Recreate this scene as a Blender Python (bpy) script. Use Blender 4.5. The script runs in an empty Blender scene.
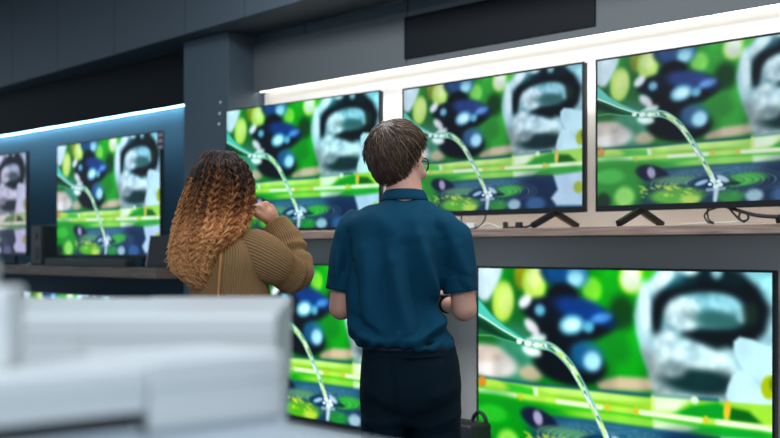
import bpy, bmesh, math, random
import numpy as np
from mathutils import Vector, Matrix
PI = math.pi
random.seed(7); RNG = np.random.default_rng(11)
SC = bpy.context.scene
COL = SC.collection

# ------------------------------------------------------------------ frame of the room
# X runs along the TV wall, Y towards the wall, Z up. The photographer stands at the origin.
EYE = 1.37
CA, SA = 0.671, 0.741                      # camera heading in the room
HEAD = math.atan2(SA, CA)

def cam_to_room(x, y):                     # x to the right of the photographer, y ahead
    return (CA * x - SA * y, SA * x + CA * y)

def spot(px, py, d):                       # point of the plane at distance d, seen in direction (px, py)
    r = (px - 390) / 1170.0
    z = d / (SA * r + CA)
    s = (CA * r - SA) * z
    return (s, d, EYE + (250 - py) * z / 1170.0)

def lin(c):
    return tuple(((v / 255.0) / 12.92 if v / 255.0 <= 0.04045 else ((v / 255.0 + 0.055) / 1.055) ** 2.4) for v in c)

# ------------------------------------------------------------------ materials
def mat(name, rgb, rough=0.6, metal=0.0, noise=0.0, nscale=20, bump=0.0, bscale=60, spec=0.5, sheen=0.0, sss=0.0, coat=0.0):
    m = bpy.data.materials.new(name); m.use_nodes = True
    nt = m.node_tree; b = nt.nodes['Principled BSDF']
    c = lin(rgb)
    b.inputs['Base Color'].default_value = (*c, 1)
    b.inputs['Roughness'].default_value = rough
    b.inputs['Metallic'].default_value = metal
    b.inputs['Specular IOR Level'].default_value = spec
    b.inputs['Sheen Weight'].default_value = sheen
    b.inputs['Coat Weight'].default_value = coat
    if sss:
        b.inputs['Subsurface Weight'].default_value = sss
        b.inputs['Subsurface Radius'].default_value = (0.012, 0.005, 0.003)
    tc = nt.nodes.new('ShaderNodeTexCoord')
    if noise:
        n = nt.nodes.new('ShaderNodeTexNoise'); n.inputs['Scale'].default_value = nscale; n.inputs['Detail'].default_value = 4
        nt.links.new(tc.outputs['Object'], n.inputs['Vector'])
        mx = nt.nodes.new('ShaderNodeMix'); mx.data_type = 'RGBA'
        mx.inputs['A'].default_value = (*[v * (1 - noise) for v in c], 1)
        mx.inputs['B'].default_value = (*[min(1, v * (1 + noise)) for v in c], 1)
        nt.links.new(n.outputs['Fac'], mx.inputs['Factor'])
        nt.links.new(mx.outputs['Result'], b.inputs['Base Color'])
    if bump:
        n2 = nt.nodes.new('ShaderNodeTexNoise'); n2.inputs['Scale'].default_value = bscale; n2.inputs['Detail'].default_value = 5
        nt.links.new(tc.outputs['Object'], n2.inputs['Vector'])
        bp = nt.nodes.new('ShaderNodeBump'); bp.inputs['Strength'].default_value = bump; bp.inputs['Distance'].default_value = 0.01
        nt.links.new(n2.outputs['Fac'], bp.inputs['Height']); nt.links.new(bp.outputs['Normal'], b.inputs['Normal'])
    return m

def glow(name, rgb, strength):
    m = bpy.data.materials.new(name); m.use_nodes = True
    b = m.node_tree.nodes['Principled BSDF']
    b.inputs['Base Color'].default_value = (*lin(rgb), 1)
    b.inputs['Emission Color'].default_value = (*lin(rgb), 1)
    b.inputs['Emission Strength'].default_value = strength
    return m

def wood_mat(name, k=1.0):
    m = mat(name, (128, 108, 94), 0.55)
    nt = m.node_tree; b = nt.nodes['Principled BSDF']
    tc = nt.nodes.new('ShaderNodeTexCoord'); mp = nt.nodes.new('ShaderNodeMapping'); mp.inputs['Scale'].default_value = (2.5, 40, 60)
    n = nt.nodes.new('ShaderNodeTexNoise'); n.inputs['Scale'].default_value = 1.6; n.inputs['Detail'].default_value = 8
    r = nt.nodes.new('ShaderNodeValToRGB')
    r.color_ramp.elements[0].position = 0.3; r.color_ramp.elements[0].color = (*lin(tuple(v * k for v in (104, 86, 74))), 1)
    r.color_ramp.elements[1].position = 0.7; r.color_ramp.elements[1].color = (*lin(tuple(v * k for v in (160, 138, 122))), 1)
    nt.links.new(tc.outputs['Object'], mp.inputs['Vector']); nt.links.new(mp.outputs['Vector'], n.inputs['Vector'])
    nt.links.new(n.outputs['Fac'], r.inputs['Fac']); nt.links.new(r.outputs['Color'], b.inputs['Base Color'])
    return m

def screen_mat(name, gain, sat, tint=(1, 1, 1), haze=0.0):
    m = bpy.data.materials.new(name); m.use_nodes = True
    nt = m.node_tree; b = nt.nodes['Principled BSDF']
    b.inputs['Base Color'].default_value = (0.004, 0.004, 0.005, 1)
    b.inputs['Roughness'].default_value = 0.22
    b.inputs['Specular IOR Level'].default_value = 0.1
    at = nt.nodes.new('ShaderNodeAttribute'); at.attribute_name = 'picture'
    hs = nt.nodes.new('ShaderNodeHueSaturation'); hs.inputs['Saturation'].default_value = sat
    mx = nt.nodes.new('ShaderNodeMix'); mx.data_type = 'RGBA'; mx.blend_type = 'MULTIPLY'; mx.inputs['Factor'].default_value = 1
    mx.inputs['B'].default_value = (*tint, 1)
    gm = nt.nodes.new('ShaderNodeGamma'); gm.inputs['Gamma'].default_value = 1.12
    nt.links.new(at.outputs['Color'], gm.inputs['Color']); nt.links.new(gm.outputs['Color'], hs.inputs['Color']); nt.links.new(hs.outputs['Color'], mx.inputs['A'])
    hz = nt.nodes.new('ShaderNodeMix'); hz.data_type = 'RGBA'; hz.inputs['Factor'].default_value = haze  # pale glare of reflections mixed into the picture's own glow
    hz.inputs['B'].default_value = (0.45, 0.5, 0.55, 1)
    nt.links.new(mx.outputs['Result'], hz.inputs['A'])
    nt.links.new(hz.outputs['Result'], b.inputs['Emission Color'])
    b.inputs['Emission Strength'].default_value = gain
    return m

M = dict(
    wall=mat('white_paint', (222, 221, 216), 0.75, noise=0.02, nscale=3),
    darkwall=mat('dark_blue_paint', (34, 64, 82), 0.7, noise=0.05, nscale=3),
    fascia=mat('grey_fascia', (84, 91, 93), 0.6, noise=0.05, nscale=2),
    fasciadark=mat('charcoal_fascia', (7, 12, 17), 0.6, noise=0.08, nscale=2, spec=0.15),
    bulk=mat('bulkhead_paint', (58, 71, 80), 0.55, noise=0.05, nscale=1.5),
    pillar=mat('pillar_paint', (56, 72, 83), 0.6, noise=0.05, nscale=2.5),
    vent=mat('black_panel', (12, 18, 22), 0.6, spec=0.15),
    floor=mat('grey_floor', (70, 74, 78), 0.4, noise=0.1, nscale=4),
    ceil=mat('ceiling_paint', (70, 76, 80), 0.8),
    wood=wood_mat('weathered_oak'), dimwood=wood_mat('dimmed_oak', 0.72),  # second oak darkened in colour, standing for weaker light on the left shelf
    tvblack=mat('tv_black', (12, 16, 20), 0.4, spec=0.3),
    tvgrey=mat('tv_dark_grey', (38, 42, 46), 0.4, metal=0.2),
    white=mat('white_card', (210, 212, 212), 0.35, noise=0.012, nscale=4),
    counter=mat('counter_laminate', (168, 178, 186), 0.35, noise=0.02, nscale=5),
    plinth=mat('plinth_laminate', (160, 168, 174), 0.35, noise=0.03, nscale=5),
    cable=mat('black_rubber', (22, 24, 26), 0.5),
    cablew=mat('pale_rubber', (200, 204, 196), 0.5),
    blackplastic=mat('black_plastic', (24, 28, 31), 0.5),
    skin=mat('skin_fair', (214, 160, 138), 0.5, noise=0.05, nscale=30, sss=0.15),
    skin2=mat('skin_warm', (198, 142, 112), 0.5, noise=0.05, nscale=30, sss=0.15),
    polo=mat('navy_pique', (11, 66, 90), 0.9, noise=0.10, nscale=40, bump=0.15, bscale=900, spec=0.15),
    chino=mat('navy_cotton', (5, 25, 36), 0.9, noise=0.1, nscale=60, bump=0.15, bscale=700, spec=0.15),
    belt=mat('black_leather', (14, 24, 34), 0.5, spec=0.2),
    leather=mat('tan_leather', (196, 130, 62), 0.5),
    shoe=mat('black_shoe', (20, 20, 22), 0.4),
    jean=mat('blue_denim', (40, 54, 80), 0.85, noise=0.15, nscale=80),
    knit=mat('mustard_knit', (150, 116, 78), 0.9, noise=0.12, nscale=120, bump=0.2, bscale=500, spec=0.2),
    hairbrown=mat('brown_hair', (50, 36, 28), 0.5, noise=0.3, nscale=90),
    glasses=mat('glasses_black', (14, 14, 16), 0.3),
    eye=mat('eye_white', (235, 235, 235), 0.2),
    tag=mat('pink_paper', (170, 150, 155), 0.7),
)

def lens_mat():
    m = bpy.data.materials.new('clear_lens'); m.use_nodes = True
    b = m.node_tree.nodes['Principled BSDF']
    b.inputs['Alpha'].default_value = 0.12; b.inputs['Roughness'].default_value = 0.05
    return m
M['lens'] = lens_mat()

def curl_mat():                            # hair that is dark at the roots and copper at the tips
    m = mat('ombre_curls', (150, 90, 50), 0.6, spec=0.3)
    nt = m.node_tree; b = nt.nodes['Principled BSDF']
    at = nt.nodes.new('ShaderNodeAttribute'); at.attribute_name = 'along'
    r = nt.nodes.new('ShaderNodeValToRGB'); e = r.color_ramp.elements
    e[0].position = 0.14; e[0].color = (*lin((40, 30, 26)), 1)
    e[1].position = 1.0; e[1].color = (*lin((240, 180, 120)), 1)
    k = e.new(0.42); k.color = (*lin((146, 90, 54)), 1)
    k = e.new(0.68); k.color = (*lin((214, 140, 84)), 1)
    nt.links.new(at.outputs['Fac'], r.inputs['Fac']); nt.links.new(r.outputs['Color'], b.inputs['Base Color'])
    return m
M['curls'] = curl_mat()
def lock_mat():
    m = mat('brown_locks', (92, 66, 46), 0.38)
    nt = m.node_tree; b = nt.nodes['Principled BSDF']; at = nt.nodes.new('ShaderNodeAttribute'); at.attribute_name = 'along'
    r = nt.nodes.new('ShaderNodeValToRGB'); e = r.color_ramp.elements
    e[0].color = (*lin((42, 30, 24)), 1); e[1].color = (*lin((142, 108, 76)), 1)
    nt.links.new(at.outputs['Fac'], r.inputs['Fac']); nt.links.new(r.outputs['Color'], b.inputs['Base Color'])
    return m
M['locks'] = lock_mat()

# ------------------------------------------------------------------ objects
def link(name, me, m=None, parent=None, smooth=True):
    o = bpy.data.objects.new(name, me); COL.objects.link(o)
    if m is not None and not me.materials: me.materials.append(m)
    if smooth:
        for p in me.polygons: p.use_smooth = True
    if parent is not None: o.parent = parent
    return o

def tag(o, label, cat, group=None):
    o['label'] = label; o['category'] = cat
    if group: o['group'] = group
    return o

def thing(name, label, cat, loc=(0, 0, 0), rz=0.0, group=None):
    o = bpy.data.objects.new(name, None); COL.objects.link(o)
    o.empty_display_size = 0.1; o.location = loc; o.rotation_euler = (0, 0, rz)
    return tag(o, label, cat, group)

def struct(o):
    o['kind'] = 'structure'; return o

def bm_mesh(bm):
    me = bpy.data.meshes.new('m'); bmesh.ops.recalc_face_normals(bm, faces=bm.faces); bm.to_mesh(me); bm.free(); return me

def box_into(bm, lo, hi, mtx=None, bevel=0.0, seg=2):
    c = [(lo[i] + hi[i]) / 2 for i in range(3)]; sz = [hi[i] - lo[i] for i in range(3)]
    r = bmesh.ops.create_cube(bm, size=1.0)
    bmesh.ops.scale(bm, vec=sz, verts=r['verts']); bmesh.ops.translate(bm, vec=c, verts=r['verts'])
    vs = r['verts']
    if bevel:
        ed = list({e for v in vs for e in v.link_edges})
        g = bmesh.ops.bevel(bm, geom=ed, offset=bevel, segments=seg, affect='EDGES', profile=0.5)
        vs = [v for v in bm.verts if v in set(g['verts'])] or vs
    if mtx is not None: bmesh.ops.transform(bm, matrix=mtx, verts=list({v for f in bm.faces for v in f.verts} & set(vs)))
    return vs

def box(name, lo, hi, m, parent=None, bevel=0.003, rot=None, smooth=False):
    bm = bmesh.new(); box_into(bm, lo, hi, bevel=bevel)
    if rot is not None: bmesh.ops.transform(bm, matrix=rot, verts=bm.verts)
    return link(name, bm_mesh(bm), m, parent, smooth)

def boxes(name, lst, m, parent=None, bevel=0.0):
    bm = bmesh.new()
    for lo, hi in lst: box_into(bm, lo, hi, bevel=bevel)
    return link(name, bm_mesh(bm), m, parent, False)

def prism(name, poly, z0, z1, m, parent=None):
    bm = bmesh.new()
    b = [bm.verts.new((x, y, z0)) for x, y in poly]; t = [bm.verts.new((x, y, z1)) for x, y in poly]
    n = len(poly)
    bm.faces.new(b); bm.faces.new(t)
    for i in range(n): bm.faces.new((b[i], b[(i + 1) % n], t[(i + 1) % n], t[i]))
    return link(name, bm_mesh(bm), m, parent, False)

def catmull(pts, n):
    P = np.array(pts, float)
    if len(P) < 3:
        t = np.linspace(0, 1, n)[:, None]; return P[0] * (1 - t) + P[-1] * t
    Q = np.vstack([2 * P[0] - P[1], P, 2 * P[-1] - P[-2]])
    out = []
    for t in np.linspace(0, len(P) - 1, n):
        i = min(int(t), len(P) - 2); f = t - i
        a, b, c, d = Q[i], Q[i + 1], Q[i + 2], Q[i + 3]
        out.append(0.5 * (2 * b + (c - a) * f + (2 * a - 5 * b + 4 * c - d) * f * f + (3 * b - a - 3 * c + d) * f ** 3))
    return np.array(out)

class Geo:                                  # collects verts and faces of one mesh
    def __init__(s): s.v = []; s.f = []; s.n = 0; s.attr = []
    def add(s, v, f, attr=None):
        s.v.append(np.asarray(v, float)); s.f.extend([tuple(i + s.n for i in q) for q in f]); s.n += len(v)
        if attr is not None: s.attr.append(attr)
    def rings(s, R, cap=True, attr=None):   # R: rings x sides x 3
        R = np.asarray(R, float); k, n, _ = R.shape
        f = [(i * n + j, i * n + (j + 1) % n, (i + 1) * n + (j + 1) % n, (i + 1) * n + j) for i in range(k - 1) for j in range(n)]
        if cap: f += [tuple(range(n - 1, -1, -1)), tuple((k - 1) * n + j for j in range(n))]
        s.add(R.reshape(-1, 3), f, attr)
    def ell(s, c, r, rot=None, n=20):       # ellipsoid
        th = np.linspace(0.02, PI - 0.02, n // 2 + 2); ph = np.linspace(0, 2 * PI, n, endpoint=False)
        R = np.array([[(math.sin(t) * math.cos(p) * r[0], math.sin(t) * math.sin(p) * r[1], -math.cos(t) * r[2]) for p in ph] for t in th])
        if rot is not None: R = R @ np.array(rot).T
        s.rings(R + np.array(c))
    def limb(s, pts, rad, n=16, flat=1.0, rounds=True, steps=None, up=(0, 0, 1)):
        P = catmull(pts, steps or (len(pts) * 6)); r = np.interp(np.linspace(0, 1, len(P)), np.linspace(0, 1, len(rad)), rad)
        s.rings(tube_rings(P, r, n, flat, rounds, up))
    def mesh(s, name='m'):
        me = bpy.data.meshes.new(name); me.from_pydata(np.vstack(s.v).tolist(), [], s.f); me.update()
        if s.attr:
            a = me.attributes.new('along', 'FLOAT', 'POINT'); a.data.foreach_set('value', np.concatenate(s.attr).astype(np.float32))
        return me

def frames(P, up=(0, 0, 1)):
    T = np.gradient(P, axis=0); T /= np.linalg.norm(T, axis=1)[:, None] + 1e-12
    N = []; prev = None
    for t in T:
        u = np.array(up, float) if prev is None else prev
        if prev is None and abs(np.dot(u, t)) > 0.95: u = np.array((1., 0, 0))
        a = u - t * np.dot(u, t); a /= np.linalg.norm(a) + 1e-12; N.append(a); prev = a
    N = np.array(N); return T, N, np.cross(T, N)

def tube_rings(P, r, n, flat=1.0, rounds=True, up=(0, 0, 1)):
    P = np.asarray(P, float); r = np.asarray(r, float)
    if rounds:                              # hemispherical ends
        t0 = P[0] - P[1]; t0 /= np.linalg.norm(t0); t1 = P[-1] - P[-2]; t1 /= np.linalg.norm(t1)
        ang = np.array([0.1, 0.45, 0.8, 1.15])
        P = np.vstack([[P[0] + t0 * r[0] * math.cos(a) for a in ang], P, [P[-1] + t1 * r[-1] * math.cos(a) for a in ang[::-1]]])
        r = np.concatenate([r[0] * np.sin(ang), r, r[-1] * np.sin(ang[::-1])])
    T, N, B = frames(P, up)
    a = np.linspace(0, 2 * PI, n, endpoint=False)
    return P[:, None, :] + r[:, None, None] * (np.cos(a)[None, :, None] * N[:, None, :] + flat * np.sin(a)[None, :, None] * B[:, None, :])

def tube(name, pts, rad, m, parent=None, n=8, steps=None, smooth=True):
    g = Geo(); P = catmull(pts, steps or len(pts) * 8); g.rings(tube_rings(P, np.full(len(P), rad), n, rounds=False)); return link(name, g.mesh(), m, parent, smooth)

def strands(lines, rad, n=3, along=None, taper=0.5):
    g = Geo(); a = np.linspace(0, 2 * PI, n, endpoint=False); ca, sa = np.cos(a), np.sin(a)
    for i, P in enumerate(lines):
        P = np.asarray(P); T = np.gradient(P, axis=0); T /= np.linalg.norm(T, axis=1)[:, None] + 1e-9
        ref = np.where(np.abs(T[:, 2:3]) > 0.9, np.array([[1., 0, 0]]), np.array([[0, 0, 1.]]))
        N = np.cross(T, ref); N /= np.linalg.norm(N, axis=1)[:, None] + 1e-9; B = np.cross(T, N)
        rr = (rad[i] if hasattr(rad, '__len__') else rad) * np.linspace(1, taper, len(P))
        R = P[:, None, :] + rr[:, None, None] * (ca[None, :, None] * N[:, None, :] + sa[None, :, None] * B[:, None, :])
        g.rings(R, cap=False, attr=None if along is None else np.repeat(along[i], n))
    return g.mesh()

def fuse(geo, voxel=0.006, smooth=5, factor=0.5):   # one continuous skin over the collected shapes
    me = geo.mesh('raw'); o = bpy.data.objects.new('raw', me); COL.objects.link(o)
    r = o.modifiers.new('r', 'REMESH'); r.mode = 'VOXEL'; r.voxel_size = voxel; r.adaptivity = 0
    s = o.modifiers.new('s', 'SMOOTH'); s.factor = factor; s.iterations = smooth
    dg = bpy.context.evaluated_depsgraph_get(); dg.update()
    out = bpy.data.meshes.new_from_object(o.evaluated_get(dg)); bpy.data.objects.remove(o); bpy.data.meshes.remove(me)
    return out

def coords(me):
    a = np.empty(len(me.vertices) * 3); me.vertices.foreach_get('co', a); return a.reshape(-1, 3)
def normals(me):
    a = np.empty(len(me.vertices) * 3); me.vertex_normals.foreach_get('vector', a); return a.reshape(-1, 3)
def put(me, co):
    me.vertices.foreach_set('co', co.ravel()); me.update()
PAINT = [
    ('E', 0.17, 0.332, 0.325, 0.376, 0, (30, 110, 45), 0.8, 1),
    ('E', 0.241, 0.088, 0.099, 0.187, 10, (25, 170, 40), 0.6, 1),
    ('E', 0.556, 0.158, 0.394, 0.257, 0, (20, 120, 30), 0.7, 1),
    ('E', 0.956, 0.097, 0.202, 0.215, 0, (10, 170, 20), 0.7, 1),
    ('E', 0.811, 0.398, 0.247, 0.169, 0, (22, 150, 34), 0.8, 1),
    ('E', 1.027, 0.385, 0.117, 0.164, 0, (5, 165, 20), 0.6, 1),
    ('E', 0.968, 0.213, 0.077, 0.088, 0, (0, 70, 15), 0.9, 1),
    ('E', 0.944, 0.39, 0.083, 0.078, 0, (14, 140, 30), 0.9, 1),
    ('E', 0.312, 0.039, 0.049, 0.074, 0, (140, 150, 20), 0.7, 1),
    ('E', 0.298, 0.246, 0.063, 0.116, 0, (20, 110, 40), 0.7, 1),
    ('P', [(-0.022, -0.032), (0.191, -0.034), (0.17, 0.041), (0.126, 0.118), (0.075, 0.179), (0.03, 0.186), (-0.022, 0.155)], (214, 234, 244), 0.03, 1),
    ('E', 0.184, 0.181, 0.079, 0.113, 8, (196, 228, 100), 0.3, 1),
    ('E', 0.199, 0.17, 0.05, 0.075, 8, (216, 238, 140), 0.6, 1),
    ('E', 0.402, 0.079, 0.082, 0.094, -18, (190, 226, 100), 0.4, 1),
    ('E', 0.402, 0.053, 0.048, 0.052, -15, (224, 240, 160), 0.7, 1),
    ('E', 0.47, -0.005, 0.054, 0.021, 0, (225, 240, 225), 0.5, 1),
    ('E', 0.786, 0.101, 0.062, 0.065, -25, (130, 220, 70), 0.5, 1),
    ('E', 1.027, 0.042, 0.082, 0.077, -15, (200, 235, 90), 0.35, 1),
    ('E', 1.021, 0.042, 0.058, 0.058, -15, (232, 244, 222), 0.4, 1),
    ('E', 1.119, 0.021, 0.028, 0.067, 30, (60, 200, 30), 0.7, 1),
    ('E', 0.277, 0.464, 0.141, 0.159, 0, (60, 140, 110), 0.7, 1),
    ('E', 0.097, 0.531, 0.191, 0.076, 0, (224, 216, 214), 0.5, 1),
    ('E', 0.053, 0.469, 0.148, 0.049, 0, (205, 190, 180), 0.6, 1),
    ('E', 0.381, 0.557, 0.082, 0.042, 0, (190, 180, 150), 0.7, 1),
    ('P', [(0.805, 0.568), (0.956, 0.526), (1.13, 0.521), (1.198, 0.572), (1.073, 0.593), (0.835, 0.605)], (206, 186, 158), 0.03, 1),
    ('E', 0.602, -0.001, 0.156, 0.097, 0, (8, 34, 62), 0.35, 1),
    ('E', 0.582, 0.014, 0.111, 0.072, 0, (30, 90, 150), 0.8, 0.8),
    ('E', 0.692, 0.033, 0.07, 0.061, 0, (70, 150, 195), 0.8, 1),
    ('E', 0.679, 0.048, 0.051, 0.04, 0, (165, 222, 240), 0.7, 1),
    ('E', 0.595, 0.136, 0.104, 0.061, 0, (2, 10, 16), 0.5, 1),
    ('E', 0.628, 0.242, 0.31, 0.092, 6, (4, 18, 34), 0.3, 1),
    ('E', 0.73, 0.213, 0.189, 0.065, 12, (22, 66, 140), 0.7, 0.9),
    ('E', 0.53, 0.334, 0.146, 0.062, 0, (2, 12, 20), 0.8, 1),
    ('E', 0.679, 0.336, 0.179, 0.051, -8, (2, 12, 20), 0.8, 1),
    ('E', 0.443, 0.219, 0.037, 0.031, 0, (120, 195, 222), 0.6, 1),
    ('E', 0.653, 0.287, 0.083, 0.051, -8, (120, 200, 230), 0.6, 1),
    ('E', 0.653, 0.287, 0.058, 0.03, -8, (205, 244, 250), 0.6, 1),
    ('E', 0.761, 0.292, 0.037, 0.03, 0, (110, 195, 228), 0.7, 1),
    ('E', 0.842, 0.243, 0.067, 0.025, -12, (90, 150, 220), 0.7, 1),
    ('E', 0.634, 0.486, 0.239, 0.112, 4, (2, 14, 20), 0.3, 1),
    ('E', 0.749, 0.442, 0.106, 0.075, 0, (40, 110, 160), 0.9, 0.9),
    ('E', 0.786, 0.465, 0.056, 0.05, 0, (175, 228, 248), 0.7, 1),
    ('E', 0.698, 0.411, 0.038, 0.025, 0, (40, 100, 150), 0.8, 1),
    ('E', 0.34, 0.176, 0.049, 0.032, -30, (236, 238, 246), 0.35, 1),
    ('E', 0.388, 0.31, 0.062, 0.031, 35, (226, 222, 232), 0.35, 1),
    ('E', 0.422, 0.376, 0.068, 0.029, -15, (226, 242, 240), 0.35, 1),
    ('E', 0.388, 0.436, 0.069, 0.031, 10, (228, 240, 240), 0.35, 1),
    ('P', [(1.264, -0.042), (1.164, 0.006), (1.102, 0.064), (1.056, 0.133), (1.038, 0.22), (1.05, 0.311), (1.079, 0.391), (1.119, 0.484), (1.159, 0.595), (1.848, 0.634), (1.848, -0.047)], (176, 212, 222), 0.03, 1),
    ('P', [(1.073, 0.382), (1.119, 0.484), (1.164, 0.603), (1.583, 0.573), (1.583, 0.448), (1.404, 0.406), (1.187, 0.384)], (150, 165, 168), 0.06, 1),
    ('E', 1.706, 0.055, 0.126, 0.106, 0, (160, 224, 236), 0.6, 1),
    ('E', 1.404, 0.517, 0.2, 0.06, 0, (16, 52, 54), 0.7, 1),
    ('E', 1.253, 0.464, 0.082, 0.047, 0, (130, 150, 155), 0.8, 1),
    ('E', 1.393, 0.38, 0.222, 0.069, 0, (206, 234, 242), 0.8, 1),
    ('E', 1.404, 0.177, 0.284, 0.184, 0, (60, 120, 135), 0.8, 0.55),
    ('S', [(1.17, 0.281), (1.17, 0.224), (1.187, 0.162), (1.231, 0.118), (1.308, 0.083), (1.404, 0.053), (1.487, 0.042), (1.588, 0.063), (1.658, 0.114), (1.697, 0.175), (1.687, 0.237), (1.648, 0.283), (1.588, 0.313)], [0.045, 0.065, 0.08, 0.085, 0.09, 0.11, 0.125, 0.13, 0.13, 0.13, 0.12, 0.1, 0.075], (3, 16, 22), 0.05, 1),
    ('S', [(1.329, 0.291), (1.404, 0.301), (1.497, 0.309), (1.608, 0.285)], [0.035, 0.07, 0.1, 0.09], (3, 18, 22), 0.05, 1),
    ('S', [(1.209, 0.071), (1.286, 0.046), (1.361, 0.026)], [0.04, 0.05, 0.04], (40, 110, 120), 0.06, 0.8),
    ('S', [(1.351, 0.04), (1.414, 0.002), (1.466, 0.015)], [0.05, 0.06, 0.05], (8, 40, 50), 0.06, 0.9),
    ('S', [(1.528, 0.028), (1.598, 0.04)], [0.05, 0.06], (10, 40, 50), 0.06, 0.9),
    ('E', 1.497, 0.001, 0.031, 0.036, 10, (170, 215, 225), 0.7, 0.9),
    ('E', 1.456, 0.18, 0.187, 0.077, 4, (120, 180, 192), 0.5, 1),
    ('E', 1.318, 0.203, 0.102, 0.079, 0, (220, 242, 248), 0.6, 1),
    ('E', 1.518, 0.146, 0.102, 0.045, 5, (140, 196, 210), 0.8, 1),
    ('E', 1.497, 0.223, 0.133, 0.041, 5, (50, 100, 100), 0.8, 0.9),
    ('E', 1.623, 0.204, 0.025, 0.027, 0, (160, 210, 220), 0.7, 1),
    ('E', 1.668, 0.189, 0.039, 0.053, 0, (30, 50, 40), 0.8, 0.8),
    ('E', 1.231, 0.348, 0.072, 0.061, 0, (222, 242, 248), 0.7, 1),
    ('E', 1.351, 0.373, 0.117, 0.042, 8, (206, 234, 244), 0.8, 1),
    ('E', 1.102, 0.189, 0.034, 0.134, -4, (214, 236, 242), 0.8, 1),
    ('E', 1.198, 0.048, 0.089, 0.033, -35, (216, 238, 244), 0.8, 1),
    ('E', 1.351, -0.006, 0.053, 0.028, 0, (206, 236, 242), 0.8, 1),
    'STONE_NOISE',
    ('P', [(1.583, 0.358), (1.583, 0.318), (1.613, 0.294), (1.677, 0.303), (1.735, 0.326), (1.848, 0.341), (1.848, 0.539), (1.74, 0.505), (1.668, 0.468), (1.618, 0.427)], (198, 234, 244), 0.02, 1),
    ('P', [(1.543, 0.568), (1.553, 0.522), (1.578, 0.47), (1.613, 0.454), (1.663, 0.472), (1.716, 0.512), (1.764, 0.547), (1.848, 0.599), (1.848, 0.72), (1.773, 0.677), (1.706, 0.653), (1.628, 0.622), (1.563, 0.611)], (204, 238, 247), 0.02, 1),
    ('E', 1.759, 0.512, 0.038, 0.052, 10, (176, 196, 10), 0.5, 1),
    ('E', 1.783, 0.493, 0.024, 0.035, 10, (120, 150, 10), 0.7, 1),
]

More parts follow.
